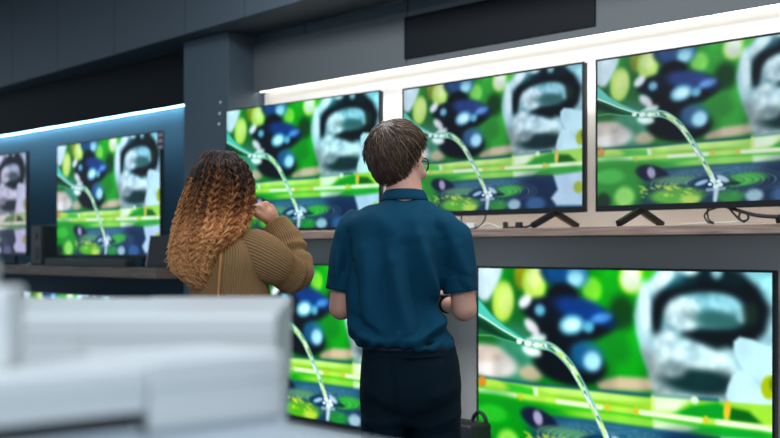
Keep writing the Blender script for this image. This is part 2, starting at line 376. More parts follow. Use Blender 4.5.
# ------------------------------------------------------------------ the picture every TV shows
def paint():
    W, H = 384, 216; AS = 16 / 9
    U, V = np.meshgrid((np.arange(W) + 0.5) / W * AS, (np.arange(H) + 0.5) / H)
    img = np.empty((H, W, 3)); img[:] = (12, 130, 28)
    rs = np.random.default_rng(5)
    def vnoise(fx, fy):
        g = rs.random((fy + 2, fx + 2)); x = U / AS * fx; y = V * fy
        i = x.astype(int); j = y.astype(int); a = x - i; b = y - j; a = a * a * (3 - 2 * a); b = b * b * (3 - 2 * b)
        return (g[j, i] * (1 - a) + g[j, i + 1] * a) * (1 - b) + (g[j + 1, i] * (1 - a) + g[j + 1, i + 1] * a) * b
    def comp(al, col):
        img[:] = img * (1 - al[..., None]) + np.array(col, float) * al[..., None]
    def ss(x):
        x = np.clip(x, 0, 1); return x * x * (3 - 2 * x)
    def ell(cx, cy, rx, ry, rot, col, soft, a=1):
        t = math.radians(rot); dx = U - cx; dy = V - cy
        x = dx * math.cos(t) + dy * math.sin(t); y = -dx * math.sin(t) + dy * math.cos(t)
        q = np.sqrt((x / rx) ** 2 + (y / ry) ** 2); comp(ss((1 + soft * 0.5 - q) / max(soft, 1e-3)) * a, col)
    def segd(p, q):
        d = np.array(q) - np.array(p); L = d @ d + 1e-12
        t = np.clip(((U - p[0]) * d[0] + (V - p[1]) * d[1]) / L, 0, 1)
        return np.hypot(U - p[0] - t * d[0], V - p[1] - t * d[1]), t
    def poly(pts, col, soft, a=1):
        ins = np.zeros(U.shape, bool); dm = np.full(U.shape, 9.)
        for i in range(len(pts)):
            p, q = pts[i], pts[(i + 1) % len(pts)]
            c = (p[1] > V) != (q[1] > V)
            ins ^= c & (U < (q[0] - p[0]) * (V - p[1]) / (q[1] - p[1] + 1e-12) + p[0])
            dm = np.minimum(dm, segd(p, q)[0])
        comp(ss(0.5 + np.where(ins, dm, -dm) / soft) * a, col)
    def stroke(pts, w, col, soft, a=1):
        m = np.full(U.shape, -9.)
        for i in range(len(pts) - 1):
            d, t = segd(pts[i], pts[i + 1]); m = np.maximum(m, (w[i] * (1 - t) + w[i + 1] * t) / 2 - d)
        comp(ss(0.5 + m / soft) * a, col)
    def run(L):
        for it in L:
            if it == 'STONE_NOISE':
                msk = ss((U - 1.09) / .1) * (V < .6) * ss((img.sum(2) - 330) / 160)
                n = vnoise(70, 44) * 0.6 + vnoise(30, 20) * 0.7 - .65
                img[:] = np.clip(img + (n * msk * 80)[..., None] * np.array((1.1, 1, .95)), 0, 255)
            elif it[0] == 'E': ell(*it[1:])
            elif it[0] == 'P': poly(*it[1:])
            else: stroke(*it[1:])
    def blur(n):
        k = np.exp(-np.arange(-3 * n, 3 * n + 1) ** 2 / (2.0 * n * n)); k /= k.sum(); r = 3 * n
        for ax in (0, 1):
            p = np.pad(img, [(r, r) if a == ax else (0, 0) for a in range(3)], mode='edge')
            img[:] = sum(k[j] * (p[j:j + H] if ax == 0 else p[:, j:j + W]) for j in range(2 * r + 1))
    def grain(a):
        n1 = vnoise(120, 68) - .5; n2 = vnoise(24, 14) - .5
        img[:] = np.clip(img * (1 + a * (n1 * .12 + n2))[..., None], 0, 255)
    run(PAINT[:-4]); blur(2); grain(.16); run(PAINT[-4:])
    # bamboo canes over the pond
    poly([(-.1, .605), (.4, .618), (1.1, .612), (1.9, .585), (1.9, .70), (-.1, .70)], (166, 222, 78), .012)
    stroke([(-.1, .604), (.4, .615), (1.1, .608), (1.5, .592)], [.016] * 4, (30, 92, 120), .012, .85)
    poly([(-.1, .615), (.40, .632), (.40, .70), (-.1, .70)], (66, 190, 62), .02)
    ell(.12, .645, .10, .03, 5, (186, 220, 92), .8); ell(.03, .63, .03, .03, 0, (214, 140, 60), .7)
    ell(.75, .635, .34, .018, 0, (200, 240, 130), .8)
    ell(.8, .672, .3, .012, 0, (140, 205, 60), .8)
    poly([(.395, .63), (.425, .63), (.44, .69), (.41, .69)], (220, 240, 205), .015)
    poly([(1.15, .605), (1.36, .60), (1.28, .67), (1.15, .69)], (232, 246, 214), .05)
    poly([(1.26, .685), (1.36, .635), (1.5, .605), (1.54, .62), (1.54, .70), (1.26, .70)], (4, 160, 40), .04)
    stroke([(1.145, .61), (1.145, .69)], [.012] * 2, (226, 236, 130), .01)
    poly([(1.56, .62), (1.66, .63), (1.74, .69), (1.56, .70)], (8, 108, 20), .03)
    ell(1.55, .635, .018, .045, 8, (236, 196, 70), .4); ell(1.38, .605, .022, .018, 0, (226, 246, 220), .4)
    poly([(-.1, .70), (1.9, .70), (1.9, .775), (-.1, .775)], (72, 196, 50), .02)
    ell(.3, .745, .3, .03, 0, (30, 150, 45), .8); ell(.95, .74, .3, .022, 0, (150, 220, 80), .8)
    poly([(1.15, .72), (1.4, .73), (1.3, .775), (1.15, .775)], (214, 240, 200), .03); ell(1.6, .735, .2, .02, 0, (40, 170, 60), .8)
    stroke([(-.1, .676), (.3, .686), (.9, .692), (1.4, .695), (1.9, .69)], [.03] * 5, (186, 228, 96), .012)
    for a, b, y in ((.02, .27, .683), (.56, .84, .69), (1.08, 1.41, .693), (1.5, 1.8, .694)):
        stroke([(a, y), (b, y + .003)], [.024, .024], (238, 246, 222), .012)
    for x in (.31, .88, 1.05, 1.44): ell(x, .69, .014, .02, 0, (222, 200, 70), .5)
    # pond
    poly([(-.1, .768), (1.9, .765), (1.9, 1.1), (-.1, 1.1)], (20, 62, 96), .03)
    ell(.95, .80, .5, .035, 0, (52, 110, 140), .9); ell(1.36, .90, .22, .14, 0, (20, 48, 84), .8)
    ell(.12, .88, .26, .2, 0, (24, 150, 34), .6); ell(.10, .80, .12, .05, 0, (60, 190, 60), .8)
    ell(.22, .945, .08, .07, 0, (150, 224, 96), .7); ell(.05, .97, .06, .06, 0, (30, 60, 40), .8)
    ell(.44, .80, .13, .055, 15, (26, 34, 60), .4); ell(.43, .79, .03, .04, -25, (172, 164, 200), .7)
    ell(.62, .95, .2, .055, 0, (96, 186, 40), .6); ell(.72, .975, .07, .03, 0, (190, 220, 80), .8)
    ell(1.0, .965, .1, .04, 0, (40, 150, 60), .8); ell(1.16, .965, .06, .04, 0, (168, 200, 214), .7)
    ell(1.08, .865, .16, .04, -5, (60, 186, 60), .6); ell(1.36, .965, .09, .05, 0, (50, 100, 150), .8)
    ell(.62, .85, .18, .03, 0, (90, 150, 110), .9)
    poly([(1.52, .765), (1.8, .75), (1.8, .99), (1.55, .985), (1.50, .93), (1.56, .87)], (190, 214, 236), .03)
    ell(1.74, .86, .04, .04, 0, (170, 190, 30), .6)
    for k, (rx, lt) in enumerate(((.47, .55), (.435, .4), (.40, .7), (.36, .4), (.32, .7), (.27, .45), (.21, .7), (.15, .5))):
        for off, col, al in ((0, (184, 222, 222), lt), (.012, (10, 36, 66), lt * .9)):
            r = rx - off; q = np.hypot((U - .90) / r, (V - .872) / (r * .185))
            mod = .45 + .55 * np.abs(np.sin(np.arctan2((V - .872) / .185, U - .90) * 1.5 + k))
            comp(ss(1 - np.abs(q - 1) * r / .014) * al * mod * .75, col)
    for i in range(26):
        x = rs.uniform(.34, .72); y = .90 + rs.uniform(-.03, .05) - (x - .5) * .02
        ell(x, y, rs.uniform(.012, .03), .005, rs.uniform(4, 16), (222, 240, 70), .8, .8)
    ell(.87, .872, .15, .038, 0, (14, 48, 96), .5); ell(.80, .872, .05, .014, -15, (170, 205, 220), .6)
    ell(.95, .855, .05, .018, 25, (190, 214, 226), .7); ell(1.02, .885, .05, .012, 0, (14, 60, 60), .7)
    stroke([(.905, .915), (.895, .985)], [.035, .028], (214, 228, 246), .02)
    stroke([(.84, .92), (.96, .915)], [.02, .02], (200, 222, 236), .015, .8)
    blur(1); grain(.08)
    # leaf and the water pouring off it
    poly([(-.05, .12), (.008, .170), (.097, .254), (.206, .319), (.312, .367), (.42, .400), (.49, .420), (.40, .424), (.30, .408), (.20, .392), (.097, .373), (-.05, .335)], (2, 104, 58), .01)
    poly([(-.05, .13), (.008, .176), (.097, .254), (.206, .319), (.312, .367), (.40, .40), (.28, .372), (.16, .325), (.06, .285), (-.05, .25)], (92, 204, 184), .02)
    poly([(-.05, .27), (.06, .30), (.14, .345), (.22, .385), (.1, .362), (-.05, .32)], (4, 60, 36), .03)
    stroke([(-.02, .25), (.08, .292), (.17, .332), (.28, .374), (.40, .402)], [.010] * 5, (220, 244, 236), .01)
    stroke([(-.02, .375), (.1, .372), (.22, .394), (.34, .412)], [.008] * 4, (120, 190, 140), .01, .7)
    st = catmull([(.36, .398), (.44, .402), (.51, .408), (.575, .438), (.65, .50), (.72, .59), (.78, .68), (.83, .765), (.87, .835), (.897, .885)], 60)
    st = [tuple(p) for p in st]
    stroke(st, list(np.linspace(.052, .030, 60)), (150, 205, 190), .014)
    for i in range(0, 56, 1):
        w = .007 + .006 * rs.random(); o = rs.uniform(-.011, .011)
        c = ((240, 250, 246), (226, 240, 150), (60, 130, 110), (240, 250, 250), (190, 226, 120))[rs.integers(0, 5)]
        stroke([(st[i][0] + o, st[i][1] - o * .5), (st[i + 3][0] + o, st[i + 3][1] - o * .5)], [w, w], c, .008, .9)
    for x, y, r in ((.30, .393, .02), (.36, .40, .022), (.42, .405, .02), (.88, .86, .02), (.92, .868, .018), (.86, .885, .014), (.93, .89, .02), (.90, .90, .02)):
        ell(x, y, r, r * .7, 0, (236, 248, 250), .6)
    img[:] = np.clip(img, 0, 255) / 255
    return np.where(img <= .04045, img / 12.92, ((img + .055) / 1.055) ** 2.4), W, H

def screen_mesh():
    img, W, H = paint()
    X, Z = np.meshgrid(np.linspace(-.5, .5, W), np.linspace(1, 0, H))
    v = np.stack([X, np.zeros_like(X), Z], -1).reshape(-1, 3)
    i = (np.arange(H - 1)[:, None] * W + np.arange(W - 1)[None, :]).ravel()
    f = np.stack([i, i + W, i + W + 1, i + 1], 1)
    me = bpy.data.meshes.new('screen'); me.from_pydata(v.tolist(), [], f.tolist()); me.update()
    a = me.color_attributes.new('picture', 'FLOAT_COLOR', 'POINT')
    a.data.foreach_set('color', np.concatenate([img.reshape(-1, 3), np.ones((W * H, 1))], 1).astype(np.float32).ravel())
    return me

# ------------------------------------------------------------------ the room
WALL = 4.72
PX0, PX1, PY0 = -7.03, -6.485, 4.42        # the pillar
struct(box('floor', (-14, -3, -0.1), (3, 5.2, 0), M['floor'], bevel=0))
struct(box('wall_back', (PX1, WALL, 0), (3, WALL + 0.15, 3.6), M['wall'], bevel=0))
struct(box('wall_left', (-14, WALL, 0), (PX0, WALL + 0.15, 3.6), M['darkwall'], bevel=0))
struct(box('wall_pillar', (PX0, PY0, 0), (PX1, WALL + 0.15, 2.824), M['pillar'], bevel=0.004))
struct(box('ceiling', (-14, 3.4, 3.6), (3, 5.2, 3.7), M['ceil'], bevel=0))
# fascia over the lit strip
g = boxes('trim_1', [((PX1, 4.63, 2.434), (-4.972, 4.642, 2.752)), ((-4.966, 4.63, 2.434), (3, 4.642, 2.752)), ((PX1, 4.642, 2.456), (3, WALL, 2.752))], M['fascia']); struct(g)
g = boxes('trim_2', [((PX1, 4.645, 2.753), (-5.95, WALL, 2.826)), ((-5.94, 4.645, 2.753), (-4.98, WALL, 2.826)), ((-4.97, 4.645, 2.753), (3, WALL, 2.826))], M['bulk']); struct(g)
g = boxes('trim_3', [((-14, 4.63, 2.434), (PX0, 4.642, 2.826)), ((-14, 4.642, 2.456), (PX0, WALL, 2.826))], M['fasciadark']); struct(g)
# bulkhead below the ceiling, a run of flat panels with open joints
bm = bmesh.new(); yaw = -math.atan2(0.221, 4.27)
cuts = [-1.6] + [spot(px, 60, 4.3)[0] for px in (25, 78, 139, 214, 246)]
org = Vector((-5.862, 4.231, 0)); rot = Matrix.Translation(org) @ Matrix.Rotation(yaw, 4, 'Z')
joints = [-8.0, -3.98, -3.02, -1.99, -0.93, -0.18, 0.62, 1.5, 2.5, 4.0, 8.5]
for a, b in zip(joints[:-1], joints[1:]):
    box_into(bm, (a + 0.004, 0, 2.829), (b - 0.004, 0.03, 3.6))
box_into(bm, (-8, 0.012, 2.827), (8.5, 0.42, 3.6))
bmesh.ops.transform(bm, matrix=rot, verts=bm.verts)
struct(link('trim_4', bm_mesh(bm), M['bulk'], None, False))

# ------------------------------------------------------------------ light strips, shelves, fascia panel, pillar plugs
def strip(x0, x1, label, m):
    t = thing('light_strip', label, 'light', ((x0 + x1) / 2, 4.659, 2.440))
    h = (x1 - x0) / 2
    bm = bmesh.new(); sec_ = [(-0.010, 0.0145), (0.012, 0.0), (0.019, 0.0), (0.019, 0.0145)]
    a = [bm.verts.new((-h, y, z)) for y, z in sec_]; b = [bm.verts.new((h, y, z)) for y, z in sec_]
    bm.faces.new(a); bm.faces.new(b)
    for i in range(4): bm.faces.new((a[i], a[(i + 1) % 4], b[(i + 1) % 4], b[i]))
    link('diffuser', bm_mesh(bm), m, t, False)
    box('channel', (-h, -0.016, 0.0146), (h, 0.024, 0.016), M['tvgrey'], t, 0)
strip(PX1 + 0.01, 2.9, 'warm white light strip glowing under the grey fascia on the right of the pillar', glow('warm_led', (255, 248, 238), 8.5))
strip(-13.5, PX0 - 0.01, 'bluish light strip glowing along the dark wall left of the pillar', glow('cool_led', (160, 220, 242), 55.0))

tag(box('wall_shelf', (PX1 + 0.002, 4.22, 1.435), (2.9, WALL - 0.001, 1.475), M['wood'], bevel=0.003), 'long pale wooden shelf under the three upper TVs right of the pillar', 'shelf', None)
tag(box('wall_shelf', (-13.5, 4.20, 1.172), (PX0 - 0.002, WALL - 0.001, 1.246), M['dimwood'], bevel=0.003), 'thick brown wooden shelf left of the pillar under the far blue-lit TVs', 'shelf', None)

t = thing('fascia_panel', 'long dark rectangular panel set into the grey fascia above the middle TV', 'panel', (-4.29, 4.63, 2.482))
box('panel', (-0.684, -0.006, 0), (0.684, 0.0, 0.232), M['vent'], t, 0.002)
boxes('panel_frame', [((-0.690, -0.009, -0.006), (0.690, 0, 0.0)), ((-0.690, -0.009, 0.232), (0.690, 0, 0.238)), ((-0.690, -0.009, 0), (-0.684, 0, 0.232)), ((0.684, -0.009, 0), (0.690, 0, 0.232))], M['vent'], t)

for px, py, w in ((220.3, 102.5, 'uppermost of the plugs'), (219.6, 113.5, 'middle one under the uppermost'), (219, 124, 'lowest one')):
    x, y, z = spot(px, py, PY0 - 0.002)
    o = Geo(); o.ell((0, 0, 0), (0.010, 0.004, 0.010), n=12)
    o = link('wall_plug', o.mesh(), M['white']); o.location = (x, PY0 - 0.002, z)
    tag(o, 'tiny white plug on the right edge of the grey pillar, ' + w, 'plug', 'white plugs on the pillar')

# low plinths under the lower TVs
t = thing('display_plinth', 'low pale grey plinth carrying the big lower TVs right of the pillar', 'plinth', (-2.0, 4.28, 0))
box('plinth_top', (-4.48, -0.36, 0.27), (4.8, 0.388, 0.30), M['plinth'], t, 0.004)
box('plinth_base', (-4.44, -0.30, 0.0), (4.76, 0.386, 0.27), M['plinth'], t, 0.002)
t = thing('display_plinth', 'low dark plinth carrying the lower TV left of the pillar', 'plinth', (-9.5, 4.28, 0))
box('plinth_top', (-3.5, -0.3, 0.13), (2.46, 0.388, 0.16), M['tvgrey'], t, 0.004)
box('plinth_base', (-3.46, -0.26, 0.0), (2.44, 0.386, 0.13), M['tvgrey'], t, 0.002)

# ------------------------------------------------------------------ televisions
SCREEN = screen_mesh()
def television(label, x0, x1, y, z0, z1, base, feet, smat, kind='vee', rz=0.0, bez=0.009, chin=0.018, pivot='mid', body='tvblack'):
    w, h = x1 - x0, z1 - z0
    t = thing('television', label, 'television', ((x0 + x1) / 2, y, base), rz, None)
    zz = z0 - base
    box('housing', (-w / 2 + 0.001, 0.006, zz + 0.002), (w / 2 - 0.001, 0.030, zz + h - 0.002), M['tvgrey'], t, 0.003)
    box('back_cover', (-w * 0.38, 0.030, zz + 0.02), (w * 0.38, 0.065, zz + h * 0.62), M['tvblack'], t, 0.012)
    boxes('bezel', [((-w / 2, -0.004, zz), (w / 2, 0.006, zz + chin)), ((-w / 2, -0.004, zz + h - bez), (w / 2, 0.006, zz + h)),
                    ((-w / 2, -0.004, zz + chin), (-w / 2 + bez, 0.006, zz + h - bez)), ((w / 2 - bez, -0.004, zz + chin), (w / 2, 0.006, zz + h - bez))], M[body], t)
    s = bpy.data.objects.new('screen', SCREEN); COL.objects.link(s); s.parent = t
    s.location = (0, 0.0, zz + chin); s.scale = (w - 2 * bez, 1, h - chin - bez)
    if not SCREEN.materials: SCREEN.materials.append(smat)
    s.material_slots[0].link = 'OBJECT'; s.material_slots[0].material = smat
    for fx in feet:
        bm = bmesh.new()
        if kind == 'vee':                   # an upturned V, one leg to the front and one to the wall
            for sy in (-1, 1):
                L = math.hypot(0.17, zz - 0.008); a = math.atan2(zz - 0.008, 0.17)
                m4 = Matrix.Translation((fx, 0.012, zz + 0.002)) @ Matrix.Rotation(PI if sy < 0 else 0, 4, 'Z') @ Matrix.Rotation(PI / 2, 4, 'Z') @ Matrix.Rotation(a, 4, 'Y')
                box_into(bm, (-0.008, -0.014, -0.020), (L, 0.014, 0.008), m4, bevel=0.004)
            bmin = min(v.co.z for v in bm.verts); bmesh.ops.translate(bm, vec=(0, 0, max(0.0005 - bmin, -0.03)), verts=bm.verts)
        else:
            box_into(bm, (fx - 0.02, -0.11, 0.0005), (fx + 0.02, 0.12, 0.010), bevel=0.003)
            box_into(bm, (fx - 0.014, 0.005, 0.008), (fx + 0.014, 0.030, zz + 0.004), bevel=0.002)
        link('stand_foot', bm_mesh(bm), M[body], t, False)
    return t

S_soft = screen_mat('screen_soft', 0.92, 0.92, (0.90, 0.97, 1.04))
S_soft2 = screen_mat('screen_soft_right', 0.90, 0.90, (0.90, 0.98, 1.02), 0.012)
S_vivid = screen_mat('screen_vivid', 1.12, 1.02, (0.78, 1.0, 1.0))
S_big = screen_mat('screen_big', 1.22, 1.04, (0.95, 1.0, 0.98))
S_far = screen_mat('screen_far', 1.1, 0.98, (0.88, 0.97, 1.08))
S_purple = screen_mat('screen_purple', 0.75, 0.65, (0.98, 0.80, 1.05))
television('large flat TV at the right end of the upper shelf, on splayed dark feet', -3.435, -2.165, 4.42, 1.549, 2.266, 1.475, (-0.39, 0.39), S_soft2, chin=0.028)
television('flat TV in the middle of the upper shelf, behind the man in the polo shirt', -4.776, -3.506, 4.42, 1.549, 2.266, 1.475, (-0.45, 0.45), S_soft, chin=0.028)
television('flat TV on the upper shelf next to the pillar, behind the curly-haired woman', -6.39, -4.975, 4.385, 1.487, 2.281, 1.475, (-0.5, 0.5), S_vivid, 'flat', math.atan2(0.09, 1.41), bez=0.007)
television('very large TV on the low plinth, in the bottom right below the long shelf', -4.150, -2.479, 4.36, 0.343, 1.288, 0.30, (-0.6, 0.6), S_big, 'flat', bez=0.011)
television('very large TV on the low plinth, lower down between the woman and the man', -6.205, -4.534, 4.36, 0.343, 1.288, 0.30, (-0.6, 0.6), S_big, 'flat', bez=0.011)
tv_far = television('large TV on the brown shelf, first one left of the pillar', -8.918, -7.301, 4.40, 1.318, 2.224, 1.246, (-0.55, 0.55), S_far, 'flat', bez=0.010)
television('TV with a purple tinge at the far left end of the brown shelf', -11.09, -9.477, 4.40, 1.322, 2.215, 1.246, (-0.55, 0.55), S_purple, 'flat', bez=0.010)
television('lower TV left of the pillar, only its top edge above the white boxes', -9.479, -7.962, 4.36, 0.175, 1.025, 0.16, (-0.5, 0.5), S_far, 'flat')

st_ = box('spec_strip', (0.770, -0.0065, 0.84), (0.86, -0.004, 0.972), M['tvgrey'], tv_far, 0); st_['label'] = 'pinkish paper strip at the top right corner'
for k in (0.858, 0.903, 0.945): box('printed_block', (0.785, -0.008, k - 0.010), (0.845, -0.0065, k + 0.012), M['tag'], st_, 0)

# ------------------------------------------------------------------ things on the brown shelf
x, y, z = spot(39, 262, 4.34)
t = thing('speaker', 'small dark box speaker on the brown shelf between the two far TVs', 'speaker', (x, 4.34, 1.246))
box('cabinet', (-0.10, -0.02, 0.0), (0.10, 0.19, 0.33), M['blackplastic'], t, 0.006)
box('grille', (-0.09, -0.026, 0.01), (0.09, -0.02, 0.32), M['tvgrey'], t, 0.004)
for zc, r in ((0.10, 0.062), (0.24, 0.035)):
    g = Geo(); g.ell((0, -0.026, zc), (r, 0.006, r), n=24); link('speaker_cone', g.mesh(), M['cable'], t)
x0 = spot(52, 262, 4.27)[0]; x1 = spot(133, 262, 4.27)[0]
t = thing('soundbar', 'long low black soundbar lying in front of the TV left of the pillar', 'soundbar', ((x0 + x1) / 2, 4.25, 1.246))
h = (x1 - x0) / 2
box('soundbar_body', (-h, -0.04, 0), (h, 0.04, 0.058), M['blackplastic'], t, 0.008)
box('soundbar_grille', (-h + 0.01, -0.044, 0.006), (h - 0.01, -0.04, 0.052), M['cable'], t, 0.001)
x = spot(160, 262, 4.28)[0]
t = thing('tilted_display', 'dark tilted info display leaning back beside the TV next to the pillar', 'display', (x, 4.28, 1.246), 0.35)
box('display_panel', (-0.12, -0.008, 0.012), (0.12, 0.008, 0.23), M['blackplastic'], t, 0.004, Matrix.Rotation(-0.22, 4, 'X'))
boxes('display_edge', [((-0.123, -0.009, 0.010), (-0.12, 0.009, 0.232))], M['counter'], t).data.transform(Matrix.Rotation(-0.22, 4, 'X'))
box('prop_foot', (-0.09, -0.03, 0.0), (0.09, 0.10, 0.014), M['blackplastic'], t, 0.004)

# ------------------------------------------------------------------ cables and adapters on the pale shelf
def cable(label, pts, rad, m, group='cables on the pale shelf'):
    P = [spot(px, py, d) for px, py, d in pts]
    P = [(x, y, max(z, 1.475 + rad)) for x, y, z in P]
    P[-1:] = [P[-1]]
    return tag(tube('cable', P, rad, m, n=6, steps=len(P) * 8), label, 'cable', group)
cable('thin pale cable looping down under the middle TV near the man', [(462, 214, 4.46), (461.5, 221, 4.42), (463, 227, 4.36), (470, 229, 4.33), (478, 227, 4.36), (484, 221, 4.42), (486, 214, 4.46)], 0.004, M['cable'])
cable('pale cable arching up from the shelf under the middle TV', [(478, 229, 4.36), (484, 225, 4.38), (490, 224, 4.40), (496, 226, 4.40), (500, 229.5, 4.36)], 0.004, M['cablew'])
cable('black cable running down to the right foot of the middle TV', [(551, 213, 4.46), (543, 217, 4.44), (535, 222, 4.42), (528, 226.5, 4.40), (515, 228, 4.38), (505, 228, 4.36)], 0.006, M['cable'])
cable('black cable loop hanging under the left half of the right-hand TV', [(708, 207, 4.46), (707.5, 214, 4.44), (709, 220, 4.40), (714, 223, 4.38), (708, 222, 4.36), (704.5, 216, 4.38), (708, 211, 4.42), (716, 208, 4.46)], 0.004, M['cable'])
cable('thick black cable leaving the right-hand TV towards the right edge', [(727, 207, 4.46), (740, 211, 4.43), (755, 215, 4.40), (770, 216.5, 4.38), (790, 217, 4.36), (810, 217, 4.36)], 0.008, M['cable'])
cable('coiled black cable below the right-hand TV', [(729, 208, 4.46), (736, 216, 4.42), (742, 221, 4.38), (748, 219, 4.36), (747, 213, 4.40), (741, 212, 4.42), (739, 218, 4.39), (744, 222, 4.36)], 0.005, M['cable'])
cable('flat pale cable lying along the shelf under the right-hand TV', [(682, 224, 4.36), (700, 223.4, 4.37), (722, 222.6, 4.38), (745, 221.5, 4.38), (757, 220.5, 4.38)], 0.003, M['cablew'])
def adapter(label, px, d, w, dp, h, m, rz):
    x = spot(px, 228, d)[0]
    o = box('power_adapter', (-w / 2, -dp / 2, 0), (w / 2, dp / 2, h), m, None, 0.004); o.location = (x, d, 1.475); o.rotation_euler = (0, 0, rz)
    tag(o, label, 'adapter', 'adapters on the pale shelf')
adapter('white power adapter on the shelf below the middle TV near the man', 471.5, 4.36, 0.05, 0.04, 0.034, M['white'], 0.3)
adapter('small black adapter standing at the centre of the shelf under the middle TV', 505.5, 4.36, 0.022, 0.03, 0.036, M['cable'], 0.5)
adapter('small black adapter next to the right foot of the middle TV', 519, 4.37, 0.03, 0.03, 0.034, M['cable'], 0.2)

# ------------------------------------------------------------------ black bag by the big TV
x = spot(462, 420, 4.10)[0]
t = thing('tote_bag', 'black bag with two loop handles on the plinth left of the big lower right TV', 'bag', (x, 4.10, 0.30))
bm = bmesh.new(); vs = box_into(bm, (-0.17, -0.08, 0), (0.13, 0.08, 0.235), bevel=0.02, seg=3); link('bag_body', bm_mesh(bm), M['blackplastic'], t)
tube('bag_handle', [(-0.09, -0.07, 0.17), (-0.085, -0.065, 0.25), (-0.05, -0.06, 0.268), (-0.015, -0.065, 0.25), (-0.01, -0.07, 0.17)], 0.006, M['cable'], t)
tube('bag_handle', [(0.02, 0.05, 0.17), (0.03, 0.05, 0.25), (0.07, 0.05, 0.28), (0.11, 0.05, 0.25), (0.12, 0.05, 0.17)], 0.010, M['cable'], t)
box('bag_band', (-0.172, -0.083, 0.10), (0.132, -0.079, 0.108), M['tvgrey'], t, 0.001)

# ------------------------------------------------------------------ display stands and boxes in the foreground (room axes)
def on_room(px, Z):
    return cam_to_room((px - 390) / 1170.0 * Z, Z)
cx, cy = cam_to_room(-0.0857, 1.114)        # wall-side right corner region of the near stand
FACE = cam_to_room(-0.205, 1.0)             # near bottom corner of the front box
t = thing('display_stand', 'pale grey display stand carrying the white boxes in the foreground', 'stand', (FACE[0], FACE[1], 0))
edge_y = cy - FACE[1] - 0.03
box('stand_top', (-0.125, -0.62, 1.18), (0.62, edge_y, 1.21), M['counter'], t, 0.006)
box('stand_body', (-0.115, -0.60, 0.0), (0.58, edge_y - 0.02, 1.18), M['counter'], t, 0.004)
hx, hy = cam_to_room(-0.106, 1.235)
t = thing('display_stand', 'taller pale display stand further back under the wide white box', 'stand', (hx, hy, 0), HEAD + 0.085)
box('stand_top', (-0.62, 0.0, 1.16), (-0.003, 0.58, 1.19), M['counter'], t, 0.006)
box('stand_body', (-0.60, 0.01, 0.0), (-0.01, 0.56, 1.16), M['counter'], t, 0.004)

def carton(label, loc, rz, lo, hi, lid=True):
    t = thing('white_box', label, 'box', loc, rz, 'white boxes on the display stands')
    hz = hi[2] - lo[2]; e = min(0.016, hz * 0.3)
    box('box_base', (lo[0] + 0.001, lo[1] + 0.001, lo[2]), (hi[0] - 0.001, hi[1] - 0.001, hi[2] - e), M['white'], t, 0.003)
    box('box_lid', (lo[0], lo[1], hi[2] - e - 0.012), (hi[0], hi[1], hi[2]), M['white'], t, 0.004)
    return t
# front right: its long face runs back towards the wall
t = carton('white box at the front right of the stand, the one nearest the woman', (FACE[0], FACE[1], 1.21), 0, (-0.12, 0.0, 0.005), (0.0, 0.143, 0.065))
box('box_tray', (-0.118, 0.002, 0.0), (-0.002, 0.141, 0.005), M['counter'], t, 0.002)
# front left: longer, a dark block below stands in for the shaded gap
t = carton('wide white box at the front left, with a dark block as the shaded gap below', (FACE[0], FACE[1], 1.21), 0, (-0.122, -0.45, 0.021), (0.0, -0.001, 0.060))
box('gap_shade', (-0.115, -0.445, 0.008), (-0.003, -0.012, 0.021), M['blackplastic'], t, 0.002)
box('box_tray', (-0.12, -0.45, 0.0), (0.0, -0.008, 0.008), M['counter'], t, 0.002)
# back right and back left, on the taller stand
carton('large white box behind the others, right below the woman', (hx, hy, 1.19), HEAD + 0.05, (-0.222, 0.012, 0.0), (-0.014, 0.50, 0.111))
carton('white box at the back left beside the large one', (hx, hy, 1.19), HEAD + 0.05, (-0.47, 0.03, 0.0), (-0.2225, 0.50, 0.110))
# small stack at the left edge of the picture
sx, sy = on_room(9, 0.985)
ll = ((sx - FACE[0]), (sy - FACE[1]))
carton('white box standing on the wide front box at the left edge of the photo', (sx, sy, 1.2705), HEAD + 0.1, (-0.14, 0.0, 0.0), (0.0, 0.07, 0.068))
carton('small white box topmost on the stack at the left edge', (sx, sy, 1.339), HEAD + 0.1, (-0.14, 0.005, 0.0), (-0.022, 0.065, 0.022))

# ------------------------------------------------------------------ people (local axes: x right, y ahead, z up as the photographer sees them)
def ring(c, hx, hy, n=40, yaw=0.0, sq=2.3):
    a = np.linspace(0, 2 * PI, n, endpoint=False); ca, sa = np.cos(a), np.sin(a)
    x = np.sign(ca) * np.abs(ca) ** (2 / sq) * hx; y = np.sign(sa) * np.abs(sa) ** (2 / sq) * hy
    cy, sy = math.cos(yaw), math.sin(yaw)
    return np.stack([c[0] + x * cy - y * sy, c[1] + x * sy + y * cy, np.full(n, c[2])], 1)

def loft(geo, secs, n=40, yaw=0.0, sub=5, cap=True, sq=2.3):   # secs: (z, x, y, hx, hy)
    S = catmull(secs, (len(secs) - 1) * sub + 1)
    geo.rings([ring((s[1], s[2], s[0]), max(s[3], .004), max(s[4], .004), n, yaw, sq) for s in S], cap)

def rotz(a):
    return np.array([[math.cos(a), -math.sin(a), 0], [math.sin(a), math.cos(a), 0], [0, 0, 1]])

